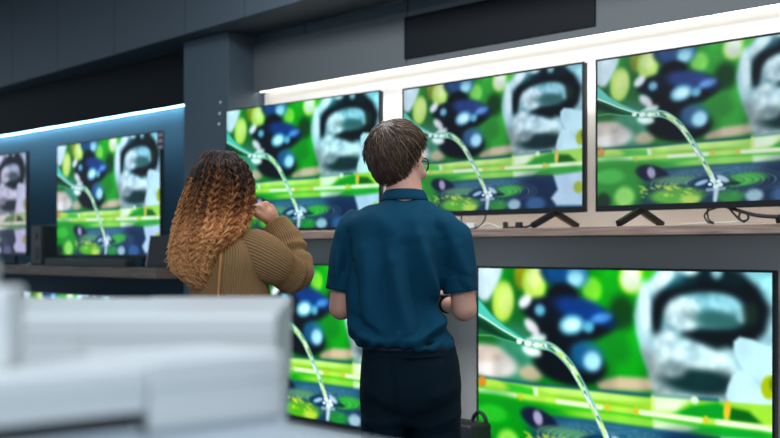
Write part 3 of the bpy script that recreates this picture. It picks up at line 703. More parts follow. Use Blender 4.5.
def head_into(g, c, a, k=1.0, male=True):
    """head at c facing along heading a (0 = straight ahead, positive to the right)"""
    R = rotz(-a)
    def p(x, y, z): return tuple(np.array(c) + R @ (np.array((x, y, z)) * k))
    def e(x, y, z, rx, ry, rz, n=24): g.ell(p(x, y, z), (rx * k, ry * k, rz * k), R, n)
    e(0, -.012, .035, .075, .094, .088)
    e(0, .022, -.005, .066, .070, .088)
    e(0, .040, -.060, .050, .050, .048)
    e(0, .068, -.088, .024, .020, .020)
    e(0, .070, .030, .055, .022, .022)
    e(0, .100, -.010, .011, .016, .026); e(0, .108, -.026, .017, .014, .012)
    e(0, .084, -.055, .024, .012, .006); e(0, .083, -.066, .021, .012, .007)
    for s in (-1, 1):
        e(s * .045, .064, -.022, .022, .022, .020)
        e(s * .078, -.006, -.008, .007, .018, .031); e(s * .081, -.013, .006, .006, .012, .018)
    return p, R

def eyes(parent, p, k=1.0):
    for s in (-1, 1):
        g = Geo(); g.ell(p(s * .032, .082, .006), (.012 * k,) * 3, n=16); link('eye', g.mesh(), M['eye'], parent)

def hand_into(g, wrist, fwd, side, up, curl, k=1.0, thumb=1):
    """palm, four fingers and a thumb: fwd along the palm, side towards the thumb, up = back of the hand"""
    f, s, u = (np.array(v, float) / np.linalg.norm(v) for v in (fwd, side, up)); w = np.array(wrist, float)
    def P(a, b, c): return w + (f * a + s * b + u * c) * k
    for b in (-.027, -.009, .009, .027): g.limb([P(.0, b * .6, 0), P(.045, b * .9, .003), P(.088, b, 0)], [.014 * k, .015 * k, .0115 * k], n=10)
    for i, b in enumerate((-.028, -.0095, .0095, .028)):
        L = (.062, .078, .084, .074)[i]; ang = curl; q = np.array((.086, b, .002)); pts = [P(*q)]
        for j, fr in enumerate((.45, .32, .23)):
            a = ang * (j + 1) - ang * .35
            q = q + np.array((math.cos(a) * L * fr, 0, -math.sin(a) * L * fr)); pts.append(P(*q))
        g.limb(pts, [.0098 * k, .0095 * k, .009 * k, .0078 * k], n=10)
    g.limb([P(.018, .022, -.006), P(.045, .048, -.018), P(.068, .052, -.034), P(.086, .044, -.044)], [.014 * k, .0125 * k, .0105 * k, .009 * k], n=10)

def shoe(parent, x, y, a, k=1.0):
    g = Geo(); R = rotz(-a)
    def q(u, v, w): return tuple(np.array((x, y, 0)) + R @ np.array((u, v, w)))
    g.ell(q(0, -.02, .045), (.038 * k, .055 * k, .045), R); g.ell(q(0, .06, .038), (.044 * k, .09 * k, .036), R); g.ell(q(0, .13, .032), (.043 * k, .055 * k, .028), R)
    g.limb([q(0, -.055, .012), q(0, .06, .012), q(0, .165, .012)], [.03, .04, .03], flat=1.0, n=16)
    me = fuse(g, .006, 4); c = coords(me); c[:, 2] = np.maximum(c[:, 2], 0.0); put(me, c)
    link('shoe', me, M['shoe'], parent)

# ================================================================== the man
mx_, my_ = cam_to_room((403 - 390) / 1170 * 3.85, 3.85)
man = thing('person', 'man seen from behind in a navy polo shirt and dark trousers, facing the middle TV', 'person', (mx_, my_, 0), HEAD)
def mp(px, py, y=0.0):                       # picture direction -> the man's own axes, y metres beyond his centre
    k = (3.85 + y) / 1170
    X = (px - 390) * k - (403 - 390) / 1170 * 3.85
    return np.array((X, y, EYE + (250 - py) * k))
BY = -0.16                                   # he is turned a little to the right
# body
g = Geo()
hc = mp(398.5, 166, 0.06); HA = 0.50
hp, HR = head_into(g, hc, HA, 1.06)
g.limb([mp(405, 205, .02), mp(404, 190, .03), mp(402, 168, .05)], [.066, .060, .058], n=24)
loft(g, [(1.53, .0, .02, .065, .05), (1.49, .0, .01, .11, .055), (1.44, .0, .0, .13, .07), (1.35, -.005, .0, .125, .085), (1.22, -.01, .01, .122, .09), (1.10, .0, .01, .128, .09), (1.0, .01, .01, .135, .095), (.90, .01, .01, .135, .095), (.80, .01, .01, .125, .08)], yaw=BY)
legs = ((mp(383, 400)[0], -.06), (mp(436, 400)[0], .06))
for (lx, sx) in legs:
    g.limb([(lx, .0, .86), (lx + sx * .1, .0, .68), (lx + sx * .2, .01, .50), (lx + sx * .3, -.01, .32), (lx + sx * .4, -.015, .09)], [.064, .062, .048, .044, .036], n=20)
g.limb([(legs[0][0] - .025, -.01, .06), (legs[0][0] - .035, .09, .045)], [.036, .03]); g.limb([(legs[1][0] + .025, -.01, .06), (legs[1][0] + .035, .09, .045)], [.036, .03])
# left arm
sl = mp(354, 226, .03); el = mp(341, 308, .03); wl = el + np.array((.075, .235, .03))
g.limb([sl, (sl + el) / 2 + np.array((-.004, 0, 0)), el], [.036, .042, .041], n=20)
g.limb([el, el * .55 + wl * .45 + np.array((0, 0, .0)), wl], [.041, .038, .027], n=20)
hand_into(g, wl, (.45, .85, .15), (.2, -.1, 1), (-.9, .45, .1), .5)
# right arm: elbow out, forearm running forward and in
sr = mp(452, 234, -.03); er = mp(464.5, 309, -.03); wr = mp(447, 304, .20)
g.limb([sr, (sr + er) / 2 + np.array((.003, 0, 0)), er], [.036, .041, .041], n=20)
g.limb([er, er * .55 + wr * .45 + np.array((.004, 0, 0)), wr], [.041, .033, .026], n=20)
hand_into(g, wr, (-.55, .65, .28), (-.2, -.1, 1), (.75, .6, .1), .55)
bme = fuse(g, .006, 5)
body = link('body', bme, M['skin'], man); eyes(man, hp, 1.06)

# hair: a short cap with a crown whorl, then many short locks
def on_skull(th, ph, r=1.0):                 # th from the top, ph around (0 = face)
    return np.array((math.sin(th) ** (1 if th < PI / 2 else .62) * math.sin(ph) * .0795 * r, -.012 + math.sin(th) ** (1 if th < PI / 2 else .75) * math.cos(ph) * .0985 * r, .035 + math.cos(th) * .093 * r * (1 if math.cos(th) > 0 else 1.22)))
def hair_low(ph):                            # how far down the hair goes at heading ph
    a = abs((ph + PI) % (2 * PI) - PI)
    return np.interp(a, [0, .5, .9, 1.25, 1.5, 1.8, 2.15, 2.7, PI], [.80, .85, 1.05, 1.25, 1.45, 1.66, 2.22, 2.50, 2.55])
g = Geo(); n = 48; Rr = []
for i in range(22):
    row = []
    for j in range(n):
        ph = 2 * PI * j / n; tl = hair_low(ph); th = max(.02, tl * i / 21)
        thick = .017 * (1 - (i / 21) ** 3 * .85) + .008 * math.exp(-((th - .9) ** 2) / .3) * (math.cos(ph) > 0)
        q = on_skull(th, ph); q = q + q / np.linalg.norm(q) * thick; row.append(hp(*q))
    Rr.append(row)
for i in range(21, -1, -3):                  # inner wall so the cap has thickness
    Rr.append([hp(*(on_skull(max(.02, hair_low(2 * PI * j / n) * i / 21 * .97), 2 * PI * j / n, .93))) for j in range(n)])
g.rings(np.array(Rr))
cap = g.mesh(); hair = link('hair', cap, M['hairbrown'], man)
whorl = on_skull(.45, PI + .25)
L, rads, LA = [], [], []
for i in range(4600):
    ph = random.uniform(0, 2 * PI); th = math.acos(1 - random.random() * (1 - math.cos(2.55)))
    if th > hair_low(ph): continue
    q = on_skull(th, ph); nrm = q - np.array((0, -.012, .03)); nrm /= np.linalg.norm(nrm)
    low = th / hair_low(ph)
    away = q - whorl; away -= nrm * away.dot(nrm); dl = np.linalg.norm(away) + 1e-6; away /= dl
    sw = np.cross(nrm, away); d = away * 1.0 + sw * (.7 * math.exp(-dl / .05) + random.gauss(0, .28)) + np.array((0, 0, -.35 * low))
    if math.cos(ph) > .35 and th < 1.0: d = d + np.array((.5, .2, .25))
    d -= nrm * d.dot(nrm) * .9; d /= np.linalg.norm(d)
    big = random.random() < .3; ln = (.046 if low < .55 else .046 - .062 * (low - .55)) * random.uniform(.7, 1.2) * (1.15 if big else .9); base = .016 * (1 - low ** 3 * .8)
    pts = []
    for t in np.linspace(0, 1, 5):
        w = q + nrm * (base * .55 + .012 * math.sin(t * 2.3) * (1 - low * .75) + random.gauss(0, .0006)) + d * ln * t - nrm * (t * t) * ln * .22
        pts.append(hp(*w))
    L.append(pts); rads.append(random.uniform(.0024, .0040) * (1 - .5 * low) if big else random.uniform(.0010, .0020)); LA.append(np.full(5, np.clip(random.gauss(.42, .22) - .28 * low, 0, 1)))
st = link('hair_locks', strands(L, rads, 4, along=LA, taper=.3), M['locks'], hair)

# glasses
gl = Geo()
def lensring(s):
    c = []
    for a in np.linspace(0, 2 * PI, 25):
        x = abs(math.cos(a)) ** .6 * math.copysign(1, math.cos(a)); z = abs(math.sin(a)) ** .7 * math.copysign(1, math.sin(a))
        c.append(hp(s * .034 + x * .027, .102 - (abs(s * .034 + x * .027) ** 2) * 4.0, .008 + z * .021))
    return c
for s in (-1, 1):
    gl.rings(tube_rings(np.array(lensring(s)), np.full(25, .0030), 6, rounds=False))
    gl.limb([hp(s * .062, .087, .014), hp(s * .078, .05, .014), hp(s * .083, .0, .012), hp(s * .080, -.02, -.004)], [.0028] * 4, n=6)
gl.limb([hp(-.008, .103, .012), hp(0, .108, .014), hp(.008, .103, .012)], [.002] * 3, n=6)
gls = link('glasses', gl.mesh(), M['glasses'], man)
for s in (-1, 1):
    lr = np.array(lensring(s)[:-1]); bm = bmesh.new(); bm.faces.new([bm.verts.new(v) for v in lr]); link('lens', bm_mesh(bm), M['lens'], gls, False)

# polo shirt
g = Geo()
def sec(py, l, r, hy, y=0.0):
    a, b = mp(l, py), mp(r, py); return (a[2], (a[0] + b[0]) / 2, y, (b[0] - a[0]) / 2, hy)
loft(g, [sec(199, 384, 427, .062, .025), sec(204, 374, 434, .075, .02), sec(211, 356, 447, .092, .01), sec(221, 347, 458, .108, .0), sec(240, 348, 455, .122, -.005), sec(262, 347, 449, .132, -.005),
         sec(285, 346, 442, .134, .0), sec(303, 346, 436, .134, .0), sec(320, 347, 445, .136, .0), sec(334, 349, 451, .140, .0), sec(343, 356, 455, .146, .0), sec(349, 364, 452, .140, .0)], n=56, yaw=BY * .4)
slm = mp(342, 288, .03); srm = mp(460, 289, -.03)
slv = [((sl + np.array((.045, 0, .012))), .070), (sl * .8 + slm * .2 + np.array((.004, 0, 0)), .068), (slm, .052)]
srv = [((sr + np.array((-.045, 0, .012))), .070), (sr * .8 + srm * .2, .068), (srm, .055)]
for sv in (slv, srv):
    P = catmull([s[0] for s in sv], 20); g.rings(tube_rings(P, np.interp(np.linspace(0, 1, 20), [0, .5, 1], [s[1] for s in sv]), 28, rounds=False))
pme = fuse(g, .007, 7)
co = coords(pme); nr = normals(pme)
back = np.clip((-nr[:, 1] + .25) * 1.2, 0, 1)
folds = [((437, 232), (444, 280), 8, -.006), ((418, 238), (441, 322), 6, .010), ((406, 246), (428, 336), 6, -.008), ((392, 262), (410, 338), 7, .008), ((380, 240), (386, 330), 7, -.006), ((366, 250), (368, 330), 6, .006),
         ((352, 262), (360, 325), 4, -.007), ((444, 318), (412, 341), 4, .008), ((448, 328), (420, 345), 3, -.007), ((350, 322), (374, 341), 4, .007), ((352, 314), (382, 336), 3.5, -.006), ((400, 326), (396, 345), 4, .005),
         ((376, 214), (396, 236), 8, .004), ((428, 208), (442, 240), 5, -.006), ((456, 246), (466, 286), 5, .006), ((449, 270), (474, 280), 3, -.002), ((338, 250), (336, 284), 4, .005), ((348, 234), (344, 290), 4, -.008), ((412, 212), (424, 250), 7, .005)]
pxx = 403 + (co[:, 0]) * 304; pyy = 250 - (co[:, 2] - EYE) * 304
dsp = np.zeros(len(co))
for (a, b, w, am) in folds:
    a, b = np.array(a, float), np.array(b, float); d = b - a
    t = np.clip(((pxx - a[0]) * d[0] + (pyy - a[1]) * d[1]) / (d @ d), 0, 1)
    dist2 = (pxx - a[0] - t * d[0]) ** 2 + (pyy - a[1] - t * d[1]) ** 2
    dsp += 2.6 * am * np.exp(-dist2 / (w * w)) * np.sin(np.clip(t, .06, .94) * PI) ** .5
low = np.clip((pyy - 318) / 22, 0, 1); dsp = dsp * back + low * .004 * np.sin(pxx * .42 + pyy * .15) + .0015 * np.sin(pxx * .21 + 1) * np.sin(pyy * .13)
front = (1 - back) * .004 * np.sin(pxx * .3 + pyy * .08)
co += nr * (dsp + front)[:, None]
co[:, 2] += .016 * np.clip((pyy - 334) / 12, 0, 1) * np.exp(-((pxx - 392) / 20) ** 2); put(pme, co)
polo = link('polo_shirt', pme, M['polo'], man)
# collar: a folded band standing round the neck
C = []
nc = mp(404.5, 195, .028)
for t, rr, dz in ((0, .062, -.024), (.2, .066, -.010), (.4, .0655, .006), (.55, .0645, .013), (.75, .070, .006), (.9, .077, -.010), (1, .081, -.020), (1.0, .079, -.023), (.5, .070, -.016)):
    C.append([(nc[0] + math.cos(a) * rr * 1.0, nc[1] + math.sin(a) * rr * .98, nc[2] + dz - (.014 if math.sin(a) > 0 else 0) * max(0, math.sin(a)) + .006 * max(0, -math.sin(a))) for a in np.linspace(0, 2 * PI, 48, endpoint=False)])
g = Geo(); g.rings(np.array(C), cap=False); link('collar', g.mesh(), M['polo'], polo)
for sv, ax in ((slv, 0), (srv, 1)):          # sleeve hems
    P = catmull([s[0] for s in sv], 20); Q = P[-4:]
    g = Geo(); g.rings(tube_rings(np.vstack([Q, Q[-1] + (Q[-1] - Q[-2]) * .6]), np.full(5, sv[2][1] + .0015), 28, rounds=False)); link('sleeve_hem', g.mesh(), M['polo'], polo)

# trousers
g = Geo()
loft(g, [sec(339, 364, 452, .118), sec(348, 363, 456, .124), sec(365, 361, 460, .132, -.004), sec(385, 360, 461, .138, -.006), sec(402, 360, 461, .134, -.004), sec(414, 361, 461, .118), sec(424, 364, 459, .09)], n=56, yaw=BY * .4, sq=2.5)
for (lx, sx), (l, r) in zip(legs, ((361, 407), (411, 461))):
    a, b = mp(l, 420)[0], mp(r, 420)[0]; cx_ = (a + b) / 2; w = (b - a) / 2
    loft(g, [(.87, cx_, .0, w * .96, .118), (.78, cx_, .0, w, .106), (.66, cx_ + sx * .1, .0, w * .93, .094), (.50, cx_ + sx * .2, .005, w * .80, .077), (.32, cx_ + sx * .3, -.01, w * .72, .072), (.12, cx_ + sx * .4, -.012, w * .66, .068), (.05, cx_ + sx * .42, -.010, w * .66, .068)], n=32)
tme = fuse(g, .008, 4)
co = coords(tme); nr = normals(tme); pxx = 403 + co[:, 0] * 304; pyy = 250 - (co[:, 2] - EYE) * 304; back = np.clip(-nr[:, 1] + .3, 0, 1)
tf = [((388, 346), (396, 412), 2.5, -.006), ((372, 398), (398, 412), 5, -.006), ((364, 420), (402, 418), 4, .006), ((414, 414), (456, 398), 5, -.006), ((418, 424), (458, 412), 4, .006), ((366, 384), (386, 402), 5, .005), ((430, 392), (458, 384), 4, .004),
      ((404, 357), (441, 355.5), 1.8, -.005), ((456, 352), (461, 372), 3, -.006), ((372, 352), (366, 372), 4, -.004), ((370, 430), (398, 436), 4, -.005), ((416, 434), (452, 428), 4, -.005), ((380, 366), (376, 390), 9, .006), ((430, 364), (434, 392), 11, .006)]
dsp = np.zeros(len(co))
for (a, b, w, am) in tf:
    a, b = np.array(a, float), np.array(b, float); d = b - a
    t = np.clip(((pxx - a[0]) * d[0] + (pyy - a[1]) * d[1]) / (d @ d), 0, 1)
    dsp += am * np.exp(-((pxx - a[0] - t * d[0]) ** 2 + (pyy - a[1] - t * d[1]) ** 2) / (w * w))
dsp = dsp * back + .004 * np.sin(co[:, 2] * 60 + co[:, 0] * 25) * np.exp(-((co[:, 2] - .14) / .1) ** 2)
co += nr * dsp[:, None]; put(tme, co)
trs = link('trousers', tme, M['chino'], man)
# waistband, belt and back pocket welt
g = Geo(); S0 = catmull([sec(339, 364, 452, .116), sec(349, 363, 455, .123)], 4)
R0 = [ring((s[1], s[2], s[0]), s[3] + .002, s[4] + .003, 56, BY * .4, 2.5) for s in S0]
g.rings(R0, cap=False); link('waistband', g.mesh(), M['chino'], trs)
g = Geo(); S0 = catmull([sec(342, 364, 452, .118), sec(347.5, 363, 454, .122)], 4)
g.rings([ring((s[1], s[2], s[0]), s[3] + .004, s[4] + .006, 56, BY * .4, 2.5) for s in S0], cap=False); link('belt', g.mesh(), M['belt'], man)
tube('pocket_welt', [mp(403, 357.5, -.135), mp(414, 357.5, -.14), mp(428, 356.8, -.138), mp(441, 355.5, -.126)], .0028, M['chino'], trs)
# wristwatch and dark strap on the right wrist
ax = (wr - er) / np.linalg.norm(wr - er); wc = wr - ax * .004
g = Geo(); g.rings(tube_rings(np.array([wc - ax * .011, wc - ax * .008, wc + ax * .008, wc + ax * .011]), np.array([.031, .033, .033, .031]), 28, rounds=False)); w_ = link('wristwatch', g.mesh(), M['cable'], man)
g = Geo(); g.ell(wc + np.array((-.012, -.012, .030)), (.017, .017, .007), n=20); link('watch_case', g.mesh(), M['tvgrey'], w_)
shoe(man, legs[0][0] - .025, 0.0, -.1); shoe(man, legs[1][0] + .025, 0.0, .15)

# ================================================================== the woman
wx_, wy_ = cam_to_room((230 - 390) / 1170 * 3.7, 3.7)
wom = thing('person', 'woman with long curly copper hair in a mustard knit sweater, hand at her chin', 'person', (wx_, wy_, 0), HEAD)
def wp(px, py, y=0.0):
    k = (3.7 + y) / 1170
    return np.array(((px - 390) * k - (230 - 390) / 1170 * 3.7, y, EYE + (250 - py) * k))
WA = 0.95                                    # heading of her face, to the right
g = Geo()
wc_ = wp(224, 192, .02)
wpz, WR = head_into(g, wc_, WA, .90)
g.limb([wp(223, 242, -.01), wp(225, 224, .0), wp(227, 206, .01)], [.056, .05, .05], n=20)
TY = -.60
loft(g, [(1.44, wp(222, 0)[0], .0, .06, .05), (1.40, wp(224, 0)[0], .0, .08, .05), (1.34, wp(226, 0)[0], .0, .105, .07), (1.24, wp(226, 0)[0], .0, .115, .085), (1.10, wp(226, 0)[0], .0, .115, .085), (.98, wp(227, 0)[0], .0, .145, .10), (.88, wp(228, 0)[0], .0, .155, .105), (.78, wp(228, 0)[0], .0, .13, .09)], yaw=TY)
fx, fy = math.sin(.6), math.cos(.6); rx, ry = fy, -fx
wl_ = [(wp(227, 0)[0] + rx * s * .085, ry * s * .085) for s in (-1, 1)]
for (lx, ly) in wl_:
    g.limb([(lx, ly, .84), (lx, ly, .66), (lx, ly, .48), (lx - fx * .02, ly - fy * .02, .30), (lx - fx * .02, ly - fy * .02, .08)], [.076, .068, .052, .046, .034], n=20)
    g.limb([(lx, ly, .05), (lx + fx * .09, ly + fy * .09, .04)], [.03, .026])
# right arm, hand at the chin
s_ = wp(252, 256, -.02); e_ = wp(296, 280, .05); w_r = wp(272.5, 222, .13)
g.limb([s_, (s_ + e_) / 2, e_], [.032, .036, .034], n=18)
g.limb([e_, (e_ + w_r) / 2, w_r], [.036, .034, .024], n=18)
# loose fist: knuckles up, fingers folded towards the face
kn = [wp(259.5, 207.5, .085), wp(262.5, 204.8, .105), wp(266.5, 204.2, .125), wp(271, 206.8, .145)]
md = [wp(254.5, 209.5, .085), wp(256.0, 207.3, .105), wp(258.5, 206.5, .128), wp(262.5, 207.6, .150)]
ti = [wp(256.5, 215.5, .095), wp(257.5, 214.0, .115), wp(260, 213.5, .135), wp(264, 214.5, .150)]
for a, b, c_ in zip(kn, md, ti):
    g.limb([w_r + (a - wp(266, 206, .115)) * .35, (w_r + a) / 2 + (a - wp(266, 206, .115)) * .3, a], [.017, .017, .0125], n=12)
    g.limb([a, b, c_], [.0118, .0108, .009], n=12)
g.limb([wp(268, 220, .105), wp(262, 217, .085), wp(257.5, 214, .075), wp(254.5, 210.5, .078)], [.015, .0135, .0115, .0095], n=12)
g.ell((w_r + wp(265.5, 209, .115)) / 2, (.027, .034, .030))
# left arm hanging
s2 = wp(208, 256, .09); e2 = wp(210, 335, .15); w2 = wp(222, 372, .29)
g.limb([s2, (s2 + e2) / 2, e2], [.045, .042, .036], n=18); g.limb([e2, (e2 + w2) / 2, w2], [.036, .034, .024], n=18)
hand_into(g, w2, (.3, .7, -.4), (.8, -.2, .4), (-.2, .5, .8), .5, .92)
link('body', fuse(g, .005, 5), M['skin2'], wom); eyes(wom, wpz, .80)

# sweater: ribbed torso and sleeves
def ribbed(geo, R, ribs, amp, phase=0.0):
    R = np.asarray(R, float); k, n, _ = R.shape; c = R.mean(axis=1, keepdims=True); d = R - c; d /= np.linalg.norm(d, axis=2, keepdims=True) + 1e-9
    a = np.arange(n) / n * 2 * PI * ribs + phase
    geo.rings(R + d * (amp * (np.abs(np.sin(a / 2)) * 2 - 1.2))[None, :, None])
def wsec(py, l, r, hy, y=0.0):
    a, b = wp(l, py), wp(r, py); return (a[2], (a[0] + b[0]) / 2, y, (b[0] - a[0]) / 2, hy)
g = Geo()
S0 = catmull([wsec(226, 208, 238, .045, .0), wsec(231, 203, 243, .056, .0), wsec(238, 196, 257, .094, -.005), wsec(248, 192, 269, .116, -.01), wsec(262, 191, 271, .130, -.01), wsec(280, 192, 268, .135, -.005), wsec(300, 194, 270, .135), wsec(330, 193, 272, .138), wsec(362, 193, 273, .14), wsec(366, 197, 269, .125)], 80)
ribbed(g, [ring((s[1], s[2], s[0]), s[3], s[4], 480, -.1, 2.0) for s in S0], 92, .0024)
def sleeve(pts, rad, ribs, amp=.0022, n=300, folds=()):
    P = catmull(pts, 90); r = np.interp(np.linspace(0, 1, 90), np.linspace(0, 1, len(rad)), rad)
    t = np.linspace(0, 1, 90)
    for c, w, a in folds: r = r + a * np.exp(-((t - c) / w) ** 2)
    ribbed(g, tube_rings(P, r, n, rounds=False, up=(.3, -.9, .2)), ribs, amp)
sleeve([wp(236, 250, .0), wp(256, 255, -.035), wp(274, 264, -.025), wp(290, 274, .02), wp(299, 279, .05)], [.060, .079, .074, .062, .056, .046], 50, folds=[(.80, .05, .005), (.62, .05, -.004), (.9, .04, -.004)])
sleeve([wp(297, 285, .05), wp(296, 271, .055), wp(290, 254, .08), wp(284, 238, .10), wp(275, 226, .122)], [.040, .056, .056, .053, .049, .044], 44, folds=[(.46, .045, -.009), (.56, .045, .007), (.36, .05, .005), (.72, .05, .004), (.97, .03, .003)])
sleeve([wp(214, 250, .06), s2, (s2 + e2) / 2, e2 + np.array((-.004, 0, .03))], [.05, .066, .062, .055], 30)
sleeve([e2 + np.array((-.004, -.01, .02)), e2 * .6 + w2 * .4, e2 * .15 + w2 * .85], [.054, .050, .040], 28)
swt = link('sweater', g.mesh(), M['knit'], wom)
# jeans and shoes
g = Geo(); cxw = wp(227, 0)[0]
loft(g, [(1.0, cxw, 0, .150, .108), (.92, cxw, 0, .162, .115), (.84, cxw, 0, .162, .115), (.76, cxw, 0, .14, .095)], yaw=TY)
for (lx, ly) in wl_:
    loft(g, [(.85, lx, ly, .085, .095), (.66, lx, ly, .078, .084), (.48, lx, ly, .062, .068), (.30, lx - fx * .02, ly - fy * .02, .055, .062), (.07, lx - fx * .02, ly - fy * .02, .048, .055)], n=28, yaw=TY)
link('trousers', fuse(g, .009, 4), M['jean'], wom)
for (lx, ly) in wl_: shoe(wom, lx, ly, .6, .85)

# hair: a dark base cap and long corkscrew curls
g = Geo()
Rr = []
for t in np.linspace(.02, 1, 16):
    row = []
    for a in np.linspace(0, 2 * PI, 40, endpoint=False):
        face = math.cos(a)                    # 1 = towards the face
        th = t * (1.15 if face > .55 else 2.25 if face < .1 else 2.25 - (face - .1) / .45 * 1.1)
        row.append(wpz(math.sin(th) * math.sin(a) * .090, -.012 + math.sin(th) * math.cos(a) * .107, .036 + math.cos(th) * .103))
    Rr.append(row)
g.rings(np.array(Rr), attr=np.full(16 * 40, .12)); whair = link('hair', g.mesh(), M['curls'], wom)
hull = np.array([(150, 214, 222, .02), (154, 205, 234, .055), (164, 197, 245, .095), (180, 190, 251, .115), (200, 184, 252, .122), (215, 179, 250, .122), (230, 175, 244, .118), (245, 172, 231, .110), (262, 171, 222, .10), (272, 175, 218, .09), (280, 184, 214, .075), (287, 193, 210, .06)], float)
def hull_y(py):
    f = min(1, max(0, (py - 208) / 36)); return .02 - .085 * f * f * (3 - 2 * f)
def hull_at(py):
    return [np.interp(py, hull[:, 0], hull[:, k]) for k in (1, 2, 3)]
L, AL, RD = [], [], []
for i in range(440):
    a = random.uniform(0, 2 * PI); rho = math.sqrt(random.uniform(.25, .9)); outer = i > 250
    if outer: a = random.uniform(PI * .90, 2 * PI * 1.02); rho = random.uniform(.86, 1.05)
    ang = math.degrees(a) % 360
    if 4 < ang < 75: end = random.uniform(166, 176)
    else:
        lo, hi = 264, 288
        cosr = math.cos(a) * rho
        if cosr > .3: hi = 286 - (cosr - .3) * 66; lo = hi - 18
        end = random.uniform(lo, hi)
        if random.random() < .2: end -= random.uniform(10, 50)
    start = 150.5 + (1 - min(rho, 1)) * 5 + random.uniform(0, 3)
    if outer and random.random() < .35: start = random.uniform(158, 205)
    if end < start + 8: end = start + 10
    m = int(max(16, (end - start) * .9)); ys = np.linspace(start, end, m)
    pit = random.uniform(6.5, 9.5); ph0 = random.uniform(0, 2 * PI); hand = random.choice((-1, 1)); hr = random.uniform(.0040, .0066)
    wob = random.uniform(0, 6.28); tone = random.gauss(0, .17) - (.6 if not outer else 0)  # inner strands coloured darker, as shade in the gaps between ringlets
    for c in range(5 if outer else 2):        # a ringlet is a ribbon of a few strands
        P = []; dph = c * .38; off = np.array((random.gauss(0, .004), random.gauss(0, .004), 0)); cut = random.uniform(0, .12) * c
        yy = ys[:max(12, int(m * (1 - cut)))]
        for py in yy:
            l, r, hd = hull_at(py); cxp = (l + r) / 2; hw = (r - l) / 2
            f = np.clip((py - start) / 14, 0, 1); lw = rho * (.94 + .06 * f) * (1 if not outer else 1 + .05 * math.sin(i * 1.7))
            q = wp(cxp + hw * math.cos(a) * lw * .97, py, hull_y(py) + hd * math.sin(a) * lw)
            amp = hr * np.clip((py - start) / 34, .15, 1); t = hand * (py - start) / pit * 2 * PI + ph0 + dph + 1.1 * math.sin(py * .17 + wob)
            P.append(q + off + np.array((math.cos(t) * amp + .005 * math.sin(py * .09 + wob), math.sin(t) * amp * 1.3, .003 * math.sin(t * 1.0 + 1))))
        L.append(np.array(P)); RD.append(random.uniform(.0012, .0024))
        AL.append(np.clip((yy - 158) / 98 + tone + random.gauss(0, .05) + .12 * (math.cos(a) < -.55), 0, 1))  # strands on the left coloured lighter, as a rim of light
link('curls', strands(L, RD, 4, along=AL, taper=.6), M['curls'], whair)
F, FA, FR = [], [], []
for i in range(600):                          # loose frizz around the outline
    a = random.uniform(PI * .8, PI * 2.05); py0 = random.uniform(158, 270); P = []; ln = random.uniform(10, 26); ph0 = random.uniform(0, 6)
    for k in range(14):
        py = min(288, py0 + ln * k / 13); l, r, hd = hull_at(py); t = k * .9 + ph0; b = 1.0 + .07 * math.sin(k / 13 * PI)
        P.append(wp((l + r) / 2 + (r - l) / 2 * math.cos(a) * b, py, hull_y(py) + hd * math.sin(a) * b) + np.array((math.cos(t), math.sin(t), 0)) * .008)
    F.append(P); FA.append(np.full(14, np.clip((py0 - 150) / 105, .2, 1))); FR.append(.0011)
link('frizz', strands(F, FR, 3, along=FA, taper=.6), M['curls'], whair)

# shoulder bag: thin tan strap over her back
bag = thing('shoulder_bag', 'tan shoulder bag whose thin strap runs down the back of the mustard sweater', 'bag', (wx_, wy_, 0), HEAD)
P = catmull([wp(214, 227, .03), wp(219, 231, -.06), wp(222, 240, -.103), wp(221, 255, -.143), wp(219.5, 275, -.148), wp(218, 300, -.146), wp(216, 330, -.150), wp(212, 372, -.150)], 50)
R = []
for p in P: R.append([p + np.array(q) for q in ((-.0034, -.0015, 0), (.0034, -.0015, 0), (.0034, .0015, 0), (-.0034, .0015, 0))])
g = Geo(); g.rings(np.array(R)); link('strap', g.mesh(), M['leather'], bag, False)
b0 = wp(206, 400, -.18)
bm = bmesh.new(); box_into(bm, (b0[0] - .10, -.225, b0[2] - .08), (b0[0] + .10, -.148, b0[2] + .10), bevel=.014, seg=3); link('bag_body', bm_mesh(bm), M['leather'], bag)
bm = bmesh.new(); box_into(bm, (b0[0] - .101, -.231, b0[2] + .0), (b0[0] + .101, -.222, b0[2] + .10), bevel=.004); link('bag_flap', bm_mesh(bm), M['leather'], bag)

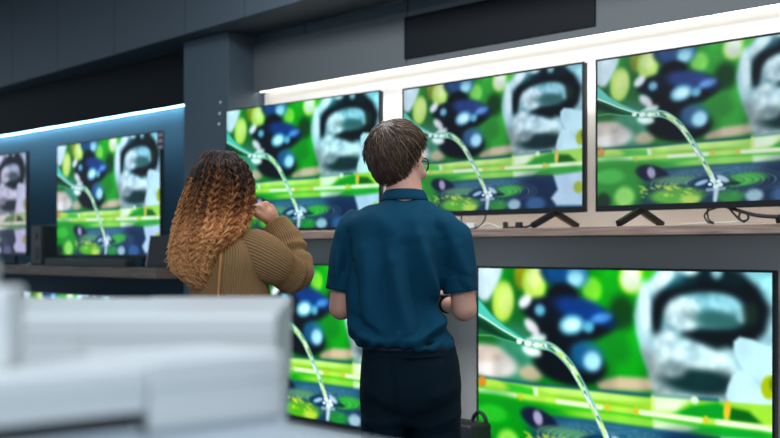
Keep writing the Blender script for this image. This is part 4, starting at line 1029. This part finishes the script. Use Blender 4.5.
# ------------------------------------------------------------------ light and camera
w = bpy.data.worlds.new('store'); SC.world = w; w.use_nodes = True
bgn = w.node_tree.nodes['Background']; bgn.inputs['Color'].default_value = (0.54, 0.68, 0.82, 1); bgn.inputs['Strength'].default_value = 0.76
def lamp(name, x, y, z, sx, sy, power, col, tilt=(0, 0, 0)):
    l = bpy.data.lights.new(name, 'AREA'); l.shape = 'RECTANGLE'; l.size = sx; l.size_y = sy; l.energy = power; l.color = col
    o = bpy.data.objects.new(name, l); COL.objects.link(o); rx, ry = cam_to_room(x, y); o.location = (rx, ry, z); o.rotation_euler = (tilt[0], tilt[1], HEAD + tilt[2]); return o
lamp('ceiling_lamp', -0.6, -0.4, 3.3, 2.2, 1.0, 70, (0.86, 0.94, 1.0), (math.radians(15), 0, 0))
row = bpy.data.lights.new('ceiling_lamp_row', 'AREA'); row.shape = 'RECTANGLE'; row.size = 5.0; row.size_y = 0.4; row.energy = 95; row.color = (0.97, 0.97, 1.0)
ro = bpy.data.objects.new('ceiling_lamp_row', row); COL.objects.link(ro); ro.location = (-3.4, 2.9, 3.3); ro.rotation_euler = (math.radians(28), 0, 0)
def washer(name, x0, x1, power, c):        # the light strips throw a narrow beam down the wall
    l = bpy.data.lights.new(name, 'AREA'); l.shape = 'RECTANGLE'; l.size = x1 - x0; l.size_y = 0.014; l.energy = power; l.color = c; l.spread = math.radians(46)
    o = bpy.data.objects.new(name, l); COL.objects.link(o); o.location = ((x0 + x1) / 2, 4.664, 2.438)
washer('light_strip_beam', PX1 + 0.02, 2.6, 36, (1.0, 0.97, 0.92))
washer('light_strip_beam', -13.4, PX0 - 0.02, 16, (0.45, 0.80, 1.0))

cam = bpy.data.cameras.new('camera'); co_ = bpy.data.objects.new('camera', cam); COL.objects.link(co_)
co_.location = (0, 0, EYE); co_.rotation_euler = (PI / 2, 0, HEAD)
cam.sensor_width = 36; cam.lens = 54; cam.shift_y = 31 / 780; cam.clip_start = 0.05
cam.dof.use_dof = True; cam.dof.focus_distance = 4.1; cam.dof.aperture_fstop = 2.7
SC.camera = co_
SC.view_settings.view_transform = 'Standard'; SC.view_settings.look = 'None'; SC.view_settings.gamma = 1; SC.view_settings.exposure = 0
SC.view_settings.use_curve_mapping = False
